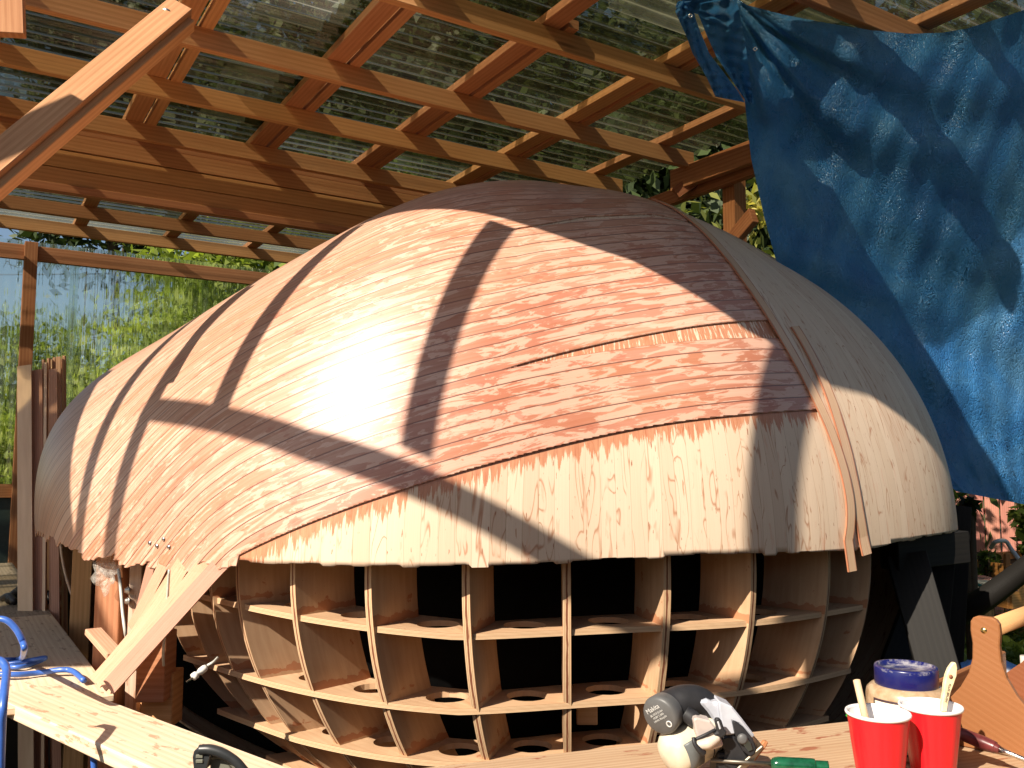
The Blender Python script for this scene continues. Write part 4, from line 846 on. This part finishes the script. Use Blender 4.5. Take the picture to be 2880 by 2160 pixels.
# ================================================================ RIGHT WORKTABLE
zt2=-.5
wt=thing('work_table','low plywood worktable with resin spots along the bottom right edge','table',np.array([.3,1.4,-1.4]))
far=[onz(900,2170,zt2),onz(1364,2131,zt2),onz(1780,2097,zt2),onz(2128,2056,zt2),onz(2392,2026,zt2),onz(3000,1960,zt2)]
A0=onz(1250,2152,zt2);B0=onz(2392,2027,zt2); dd=(B0-A0); L=np.linalg.norm(dd); dd/=L; sd=np.array([dd[1],-dd[0],0.])
pa=A0-dd*.25; pb=B0+dd*.75; o=board('table_top',pa+sd*.35+np.array([0,0,-.012]),pb+sd*.35+np.array([0,0,-.012]),.7,.024,M['table'],wt,b=.003)
for q in (.1,1.4):
    for w_ in (.06,.62): pp=A0+dd*q+sd*w_; board('leg',np.array([pp[0],pp[1],-1.4]),np.array([pp[0],pp[1],zt2-.026]),.07,.07,FR,wt)
# small block in the grid
tag(board('wood_block',onz(1655,2125,-.86)+np.array([-.02,.22,.06]),onz(1700,2125,-.86)+np.array([.0,.22,.06]),.03,.06,M['pale']),'small pale wood block lying in the grid above the table edge','wood block')
# ---- cups
def cup(label,rc,d,fill,seed,mark=None):
    zr=px(*rc,d)[2]; R_=.0475; x,y=px(*rc,d)[:2]; c=np.array([x,y,zt2+.0005]); h=zr-zt2
    t=thing('party_cup',label,'cup',c,'red plastic cups on the worktable')
    red=NT('cup_red',.32,.5); red.p.inputs['Base Color'].default_value=(.62,.012,.018,1); 
    n=96; prof=[(.030,0.),(.0305,.002),(.0335,.02),(.0375,.05),(.0415,.08),(.0435,.1),(.0455,h-.006),(.046,h-.003)]
    v=[];f=[]
    for j,(r,z) in enumerate(prof):
        for k in range(n):
            a=2*math.pi*k/n; amp=(.018 if .015<z<h-.018 else 0); rr=r*(1-amp*max(0,math.cos(a*14))**1.0*(1 if z>.0 else 0)); 
            v.append(c+np.array([math.cos(a)*rr,math.sin(a)*rr,z]))
    for j in range(len(prof)-1):
        for k in range(n): a=j*n+k;b_=j*n+(k+1)%n; f.append((a,b_,b_+n,a+n))
    f.append(tuple(range(n-1,-1,-1)))
    link('body',mesh('body',v,f,None,True),red.m,t)
    wh=plain('cup_white',(.82,.80,.80),.35,.5,0,.02)
    lathe('rim',c,[(.0445,h-.006),(.0475,h-.0045),(.0485,h-.002),(.0475,h+.0005),(.0455,h),(.0445,h-.003)],wh,t,64)
    lathe('inner_wall',c,[(.0452,h-.001),(.0425,.1),(.0395,.075),(.036,.045),(.0345,.035),(.0001,.035)],wh,t,96,(0,0,1),.006,14)
    return t,c,h
c1t,c1c,c1h=cup('red plastic cup with a round wooden stir stick, left of the two cups',(2469,2002),1.41,.3,1)
c2t,c2c,c2h=cup('red plastic cup holding a flat brush handle, right of the two cups',(2617,1983),1.46,.3,2)
a=px(2409,1912,1.425);b_=px(2431,2006,1.415); e=(b_-a)/np.linalg.norm(b_-a)
tag(tube('stir_stick',[a-e*.001,a,a+e*.1],[.002,.0055,.0058],M['pale'],None,14,smooth_path=False),'round pale wooden stick standing in the left red cup','stick')
br=thing('paint_brush','flat pale brush with pointed wooden handle standing in the right red cup','brush',px(2660,1985,1.45))
O=[(2686,1863),(2691,1866),(2694,1880),(2692,1902),(2684,1925),(2676,1946),(2669,1975),(2664,2004),(2648,2004),(2650,1975),(2655,1948),(2657,1925),(2662,1900),(2670,1880),(2680,1866)]
prism('handle',K(O,1.452)+[] ,(0,.009,0),M['pale'],br,.002)
lathe('hang_hole',px(2674,1903,1.4515),[(.0001,.0006),(.0032,.0006),(.0032,0)],plain('hole_brown',(.35,.14,.07),.7),br,16,(0,-1,0))
lower=[c2c+np.array([.02,.006,.038])]
# ---- text helper
def text(name,s,loc,ex,ey,size,mat,parent,align='LEFT'):
    c=bpy.data.curves.new(name,'FONT'); c.body=s; c.size=size; c.align_x=align; c.extrude=.0001; o=bpy.data.objects.new(name,c); COL.objects.link(o)
    dg=bpy.context.evaluated_depsgraph_get(); me=bpy.data.meshes.new_from_object(o.evaluated_get(dg)); bpy.data.objects.remove(o)
    ex=Vector(ex).normalized(); ey=Vector(ey); ey=(ey-ex*ey.dot(ex)).normalized(); ez=ex.cross(ey); m=Matrix((ex,ey,ez)).transposed().to_4x4(); m.translation=V(loc); me.transform(m); me.name=name; return link(name,me,mat,parent)
ink=plain('ink_black',(.02,.02,.02),.6); 
text('print','FLUX BRUSH',px(2669,1922,1.4505),tuple(px(2660,1962,1.4505)-px(2669,1922,1.4505)),(1,0,.2),.0052,ink,br)
# ---- jar
jd=1.60; jc=px(2548,1886,jd); jc=np.array([jc[0],jc[1],zt2+.0005]); zl=px(2548,1872,jd)[2]-zt2
jar=thing('plastic_jar','clear plastic jar of tan powder with a dusty blue lid behind the cups','jar',jc)
tan=NT('jar_tan',.25,.5); tn=tan.noise(tan.obj(),70,5); tan.col(tan.ramp(tn,(.35,(.34,.22,.12)),(.7,(.50,.36,.23)))); tan.p.inputs['Coat Weight'].default_value=.6; tan.p.inputs['Coat Roughness'].default_value=.12
hj=zl-.032
lathe('body',jc,[(.0001,0),(.060,0),(.066,.006),(.068,.02),(.068,hj-.018),(.066,hj-.009),(.059,hj-.002),(.052,hj),(.0001,hj)],tan.m,jar,64)
lid=NT('jar_lid',.28,.5); ln=lid.noise(lid.obj(),30,6,.7); sz=lid.sep(lid.obj()); lid.col(lid.mix(lid.math('MULTIPLY',lid.ramp(ln,(.5,0.),(.62,1.)),lid.math('GREATER_THAN',sz[2],CAMZ+zt2+zl-.006)),(.008,.011,.095),(.26,.25,.28)))
lathe('lid',jc,[(.051,hj-.004),(.0525,hj-.002),(.0525,zl-.003),(.051,zl),(.046,zl),(.045,zl-.005),(.0001,zl-.005)],lid.m,jar,96,(0,0,1),.002,48)
lab=plain('label_cream',(.75,.68,.52),.6,.2,0,.03); dk=plain('label_dark',(.05,.025,.03),.5)
def arc(name,r,z0,z1,a0,a1,mat,th=.0):
    v=[];f=[];n=30
    for i in range(n+1):
        a=math.radians(a0+(a1-a0)*i/n); 
        for z in (z0,z1): v.append(jc+np.array([math.cos(a)*r,math.sin(a)*r,z]))
    for i in range(n): f.append((2*i,2*i+2,2*i+3,2*i+1))
    o=link(name,mesh(name,v,f,None,True),mat,jar); s_=o.modifiers.new('s','SOLIDIFY'); s_.thickness=.0003; return o
tl_=hj-.022
arc('label_border',.0685,.012,tl_+.004,-165,-20,dk); arc('label',.0689,.016,tl_,-162,-23,lab)
for i,(s_,z) in enumerate((('Nutrition Facts',tl_-.010),)):
    a0=-158
    for j,ch in enumerate(s_):
        a=math.radians(a0+j*4.4); text('print',ch,jc+np.array([math.cos(a)*.0693,math.sin(a)*.0693,z]),(-math.sin(a),math.cos(a),0),(0,0,1),.0085,ink,jar) if ch!=' ' else None
for k in range(6): arc('print_line',.0692,tl_-.016-k*.0065,tl_-.0148-k*.0065,-158,-60-7*(k%3),plain('print_grey',(.22,.2,.17),.7) if k==0 else bpy.data.materials['print_grey'])
# ---- tote toolbox
tx=thing('tool_tote','orange plywood tool tote with curved end and round wooden handle at the right edge','toolbox',onz(2850,2080,zt2))
pc=px(2768,1735,1.60); wd=np.array([.70,-.714,0]); hd=np.array([.714,.70,0]); zbot=zt2+.001
ztop=pc[2]; H_=ztop-zbot
half=[(.012,0.),(.019,-.004),(.0235,-.012),(.0245,-.03),(.022,-.055),(.0235,-.085),(.031,-.115),(.046,-.145),(.066,-.172),(.085,-.19),(.10,-.205)]
sc_=H_/.262; half=[(x*1.0,z) for x,z in half]
out=[(x,z*sc_) for x,z in half]+[(.106,-H_)]; full=[(x,z) for x,z in out]+[(-x,z) for x,z in out[::-1]]
prism('end_panel',[pc+wd*x+np.array([0,0,z]) for x,z in full],hd*.014,M['tote'],tx,.002)
prism('end_panel',[pc+hd*.42+wd*x+np.array([0,0,z]) for x,z in full],hd*.014,M['tote'],tx,.002)
tube('handle',[pc+np.array([0,0,-.024])+hd*.012,pc+np.array([0,0,-.024])+hd*.43],.0165,M['brace'],tx,24,smooth_path=False)
lathe('screw_head',pc+np.array([0,0,-.024])+wd*-.002,[(.0001,.002),(.004,.0015),(.0055,0)],plain('brass',(.75,.55,.2),.25,.6,1),tx,16,-hd)
for s_ in (-1,1): board('side_panel',pc+wd*.1*s_+hd*.014+np.array([0,0,-H_+.05]),pc+wd*.1*s_+hd*.42+np.array([0,0,-H_+.05]),.01,.1,M['tote'],tx)
board('bottom_panel',pc+hd*.014+np.array([0,0,-H_+.006]),pc+hd*.42+np.array([0,0,-H_+.006]),.195,.008,M['tote'],tx)
jg=thing('milk_jug','translucent white jug partly hidden behind the tool tote at the right edge','jug',px(2900,1950,2.0))
q=px(2905,1990,2.0); zj=q[2]-.02
lathe('body',np.array([q[0],q[1],zt2]) if False else q+np.array([0,0,-.16]),[(.0001,0),(.07,0),(.075,.02),(.075,.14),(.06,.20),(.03,.24),(.02,.25),(.02,.27),(.0001,.27)],plain('jug_white',(.62,.58,.50),.35),jg,32)
crate=thing('crate','dark slatted crate behind the tool tote with the jug standing on it','crate',q+np.array([0,0,-.5]))
for k in range(4): board('slat',q+np.array([-.12,-.1,-.20-k*.11]),q+np.array([.3,-.1,-.20-k*.11]),.02,.09,M['darkwood'],crate)
board('lid_board',q+np.array([-.12,0,-.169]),q+np.array([.3,0,-.169]),.24,.015,M['darkwood'],crate); 
for s_ in (-.11,.29): board('post',q+np.array([s_,.0,-.18]),np.array([q[0]+s_,q[1],-1.4]),.04,.04,M['darkwood'],crate)
# ---- screwdriver by the tote
sd_=thing('red_screwdriver','old screwdriver with a dark red handle lying beside the tool tote','screwdriver',onz(2760,2110,zt2))
rh=plain('red_brown_handle',(.16,.03,.03),.3,.5,0,.3,50)
a=onz(2692,2062,zt2+.03)
pa_=px(2694,2060,1.55); pb_=px(2812,2108,1.50); e=(pb_-pa_)/np.linalg.norm(pb_-pa_)
pa_[2]=max(pa_[2],zt2+.014)
tube('handle',[pa_-e*.002,pa_+e*.004,pa_+e*.04,pa_+e*.06,pb_-e*.012,pb_],[.006,.0105,.0115,.0095,.0105,.006],rh,sd_,16)
tube('shaft',[pb_,pb_+e*.012,pb_+e*.09],[.006,.004,.0035],gm,sd_,12,smooth_path=False)
gs=thing('green_screwdriver','screwdriver with translucent green handle at the bottom edge beside the saw','screwdriver',onz(2150,2150,zt2))
ga=px(2130,2146,1.40); gb=px(2330,2158,1.38)
ge=(gb-ga)/np.linalg.norm(gb-ga)
tube('handle',[ga+ge*.02,ga+ge*.03,ga+ge*.08,ga+ge*.085,gb],[.006,.011,.0115,.009,.009],plain('green_handle',(.01,.10,.045),.15,.6,0,.3,60),gs,16)
tube('shaft',[ga+ge*.022,ga-ge*.07],[.0035,.003],plain('old_steel',(.22,.2,.17),.5,.5,1),gs,10,smooth_path=False)
# green scrap behind cup
tag(prism('green_clip',K([(2382,2014),(2395,2010),(2408,2018),(2404,2024),(2386,2020)],1.60),(0,.01,.0),plain('green_clip',(.03,.5,.06),.4)),'tiny bright green clip on the table left of the left cup','clip')
# wood shard and wedge near saw
sh=thing('wood_shard','splintered brown offcut leaning at the blade end of the saw','offcut',px(2140,2110,1.46))
prism('splinter',K([(2108,2140),(2150,2084),(2162,2088),(2156,2100),(2120,2146)],1.47),(0,.01,0),M['frame_red'],sh); prism('splinter',K([(2128,2098),(2140,2090),(2152,2092),(2138,2108)],1.475),(0,.01,0),M['veneer'],sh)
# ---- cordless circular saw
sw=thing('circular_saw','black and white cordless circular saw lying on its side on the worktable','circular saw',px(1980,2100,1.5))
cream=plain('saw_cream',(.74,.66,.50),.42,.5,0,.18,22); whitep=plain('saw_white',(.50,.52,.58),.4,.5,0,.14,26); rub=plain('saw_rubber',(.022,.022,.025),.55,.4,0,.2,60); slate=plain('cap_grey',(.10,.10,.10),.45,.4)
dS=1.44
# motor housing: long rounded capsule, lower left
ax0=px(1893,2118,dS-.015); ax1=px(2040,2030,dS+.03); ea=(ax1-ax0)/np.linalg.norm(ax1-ax0); Lm=np.linalg.norm(ax1-ax0)
lathe('motor_housing',ax0,[(.0001,-.016),(.016,-.0145),(.026,-.010),(.0325,-.002),(.0355,.010),(.036,.024),(.035,.06),(.034,Lm)],cream,sw,48,ea)
sd0=np.cross(ea,[0,0,1.]); sd0/=np.linalg.norm(sd0)
# grey rating plate wrapped on the housing, facing the viewer
def plate(name,z0,z1,a0,a1,r,mat):
    e1=-sd0 if sd0[1]>0 else sd0; e2=np.cross(ea,e1); e2=e2 if e2[2]>0 else -e2; v=[];f=[];n=14
    for i in range(n+1):
        a=math.radians(a0+(a1-a0)*i/n)
        for z in (z0,z1): v.append(ax0+ea*z+(e1*math.cos(a)+e2*math.sin(a))*r)
    for i in range(n): f.append((2*i,2*i+2,2*i+3,2*i+1))
    o=link(name,mesh(name,v,f,None,True),mat,sw); q=o.modifiers.new('s','SOLIDIFY'); q.thickness=.0006; q.offset=1
plate('rating_plate',.004,.032,-40,34,.0372,plain('plate_grey',(.13,.14,.14),.45))
plate('housing_seam',.052,.0545,-80,80,.0356,rub); plate('vent_slot',.060,.064,-10,30,.0354,rub)
for a_,z_ in ((-60,.006),(58,.012)):
    e1=-sd0 if sd0[1]>0 else sd0; e2=np.cross(ea,e1); e2=e2 if e2[2]>0 else -e2; n_=e1*math.cos(math.radians(a_))+e2*math.sin(math.radians(a_)); lathe('screw',ax0+ea*z_+n_*.0345,[(.0001,.0008),(.0028,.0006),(.003,-.001)],slate,sw,12,n_)
# grip: thick curved handle from the battery cap over to the body
tube('grip',[px(1868,2008,dS-.012),px(1890,1990,dS-.0),px(1925,1973,dS+.005),px(1962,1972,dS+.01),px(1992,1994,dS+.015),px(2012,2024,dS+.015)],[.0285,.0285,.026,.0235,.023,.024],rub,sw,28)
tube('trigger',[px(1925,2004,dS-.02),px(1950,2022,dS-.024),px(1968,2032,dS-.02)],[.012,.013,.008],rub,sw,14)
cn=np.array([-.60,-.75,-.20]); cn/=np.linalg.norm(cn); cc_=px(1861,2009,dS-.022)
lathe('battery_cap',cc_,[(.0285,-.016),(.030,-.004),(.0305,.002),(.029,.006),(.026,.0085),(.0001,.009)],slate,sw,48,cn)
ex=np.cross([0,0,1],cn); ex=ex/np.linalg.norm(ex); ey=np.cross(cn,ex); prt=plain('print_white',(.6,.6,.58),.6)
rot=math.radians(34); ex2=ex*math.cos(rot)+ey*math.sin(rot); ey2=-ex*math.sin(rot)+ey*math.cos(rot)
text('print','Makita',cc_+cn*.0094+ey2*.011-ex2*.002,tuple(ex2),tuple(ey2),.0105,prt,sw,'CENTER')
for k,s_ in enumerate(('BL1013 Li-ion','10.8V 1.3Ah','14Wh Recycle')): text('print',s_,cc_+cn*.0094+ey2*(.0045-.005*k),tuple(ex2),tuple(ey2),.0048,prt,sw,'CENTER')
lathe('cap_ring',cc_+cn*.0088-ey2*.0165+ex2*.009,[(.0032,0),(.0032,.0009),(.0052,.0009),(.0052,0)],prt,sw,20,cn)
# white body shells, from the top of the grip down to the blade side
prism('body_panel',K([(1974,1984),(1968,1972),(1990,1968),(2010,1978),(2022,1971),(2030,1990),(2030,2040),(2018,2050),(2004,2022),(1990,2002)],dS-.02),(0,.05,0),whitep,sw,.006)
prism('body_panel',K([(2021,1971),(2060,1988),(2086,2020),(2124,2070),(2120,2078),(2078,2036),(2062,2030),(2070,2066),(2040,2069),(2030,2040),(2024,2000)],dS-.03),(0,.045,0),whitep,sw,.005)
prism('gear_plate',K([(1950,2024),(1958,2018),(1998,2028),(2012,2044),(2030,2080),(2036,2100),(2000,2112),(1970,2098),(1958,2062)],dS-.050),(0,.03,0),plain('saw_pinkish',(.55,.47,.43),.4,.5,0,.12,30),sw,.006)
tube('gear_rib',[px(1955,2080,dS-.052),px(1985,2066,dS-.054),px(2012,2052,dS-.050)],.0025,rub,sw,8)
tube('gear_rib',[px(1962,2096,dS-.054),px(1992,2090,dS-.057),px(2020,2074,dS-.052)],[.007,.0085,.006],plain('saw_cream2',(.62,.53,.44),.4,.5),sw,12)
tube('clip',[px(1950,2074,dS-.056),px(1954,2092,dS-.06),px(1966,2108,dS-.06),px(1978,2118,dS-.056)],[.003,.0032,.0045,.0055],rub,sw,10)
prism('depth_lever',K([(2011,2024),(2020,2020),(2029,2024),(2038,2052),(2044,2056),(2044,2066),(2030,2078),(2024,2076),(2014,2072),(2008,2068),(2012,2062),(2018,2060)],dS-.058),(0,.010,0),rub,sw,.002)
prism('slot_insert',K([(2017,2030),(2022,2029),(2029,2050),(2024,2053)],dS-.0595),(0,.003,0),plain('slot_grey',(.5,.52,.55),.4),sw,.0008)
prism('blade_guard',K([(2062,2030),(2068,2028),(2092,2046),(2118,2078),(2128,2104),(2124,2122),(2110,2130),(2090,2112),(2070,2070)],dS-.036),(0,.045,0),rub,sw,.004)
prism('guard_shell',K([(2028,2074),(2046,2068),(2068,2070),(2092,2104),(2108,2130),(2098,2152),(2060,2172),(2030,2150),(2044,2120),(2030,2096)],dS-.030),(0,.045,0),rub,sw,.004)
prism('blade',K([(2082,2066),(2094,2066),(2112,2090),(2118,2108),(2106,2114),(2092,2096)],dS-.039),(0,.002,0),plain('blade_steel',(.16,.22,.25),.3,.5,1),sw,.0005)
lathe('blade_bolt',px(2088,2078,dS-.040),[(.0001,.003),(.005,.003),(.008,.001),(.008,0)],slate,sw,16,(-.2,-1,.1))
prism('base_plate',K([(2096,2138),(2118,2118),(2144,2096),(2150,2102),(2120,2142),(2088,2170),(2070,2180),(2064,2172)],dS-.034),(0,.05,0),plain('plate_steel',(.30,.25,.19),.45,.5,1),sw,.0015)
prism('base_plate',K([(2020,2120),(2046,2118),(2056,2150),(2070,2172),(2050,2190),(2010,2185)],dS-.026),(0,.04,0),rub,sw,.002)
# ================================================================ CAMERA, LIGHT
cam=bpy.data.cameras.new('camera'); co=bpy.data.objects.new('camera',cam); COL.objects.link(co); SC.camera=co
cam.sensor_width=36; cam.lens=F/2880*36; co.location=(0,0,CAMZ); co.rotation_euler=(math.pi/2+PIT,0,0); cam.clip_start=.05; cam.clip_end=1000
az,el=math.radians(38),math.radians(38)
sv=Vector((-math.sin(az)*math.cos(el),-math.cos(az)*math.cos(el),math.sin(el)))
sun=bpy.data.lights.new('sun','SUN'); sun.energy=5.0; sun.angle=math.radians(.5); sun.color=(1.,.90,.76); so=bpy.data.objects.new('sun',sun); COL.objects.link(so); so.rotation_euler=sv.to_track_quat('Z','Y').to_euler()
w=bpy.data.worlds.new('World'); SC.world=w; w.use_nodes=True; nt=w.node_tree; bg=nt.nodes['Background']; sky=nt.nodes.new('ShaderNodeTexSky'); sky.sky_type='NISHITA'; sky.sun_disc=False; sky.sun_elevation=el; sky.sun_rotation=math.radians(180+38); nt.links.new(sky.outputs[0],bg.inputs[0]); bg.inputs[1].default_value=.058
SC.view_settings.view_transform='Standard'; SC.view_settings.look='None'; SC.view_settings.exposure=.9; SC.view_settings.gamma=1
SC.cycles.max_bounces=8; SC.cycles.transparent_max_bounces=24; SC.cycles.caustics_reflective=False; SC.cycles.caustics_refractive=False
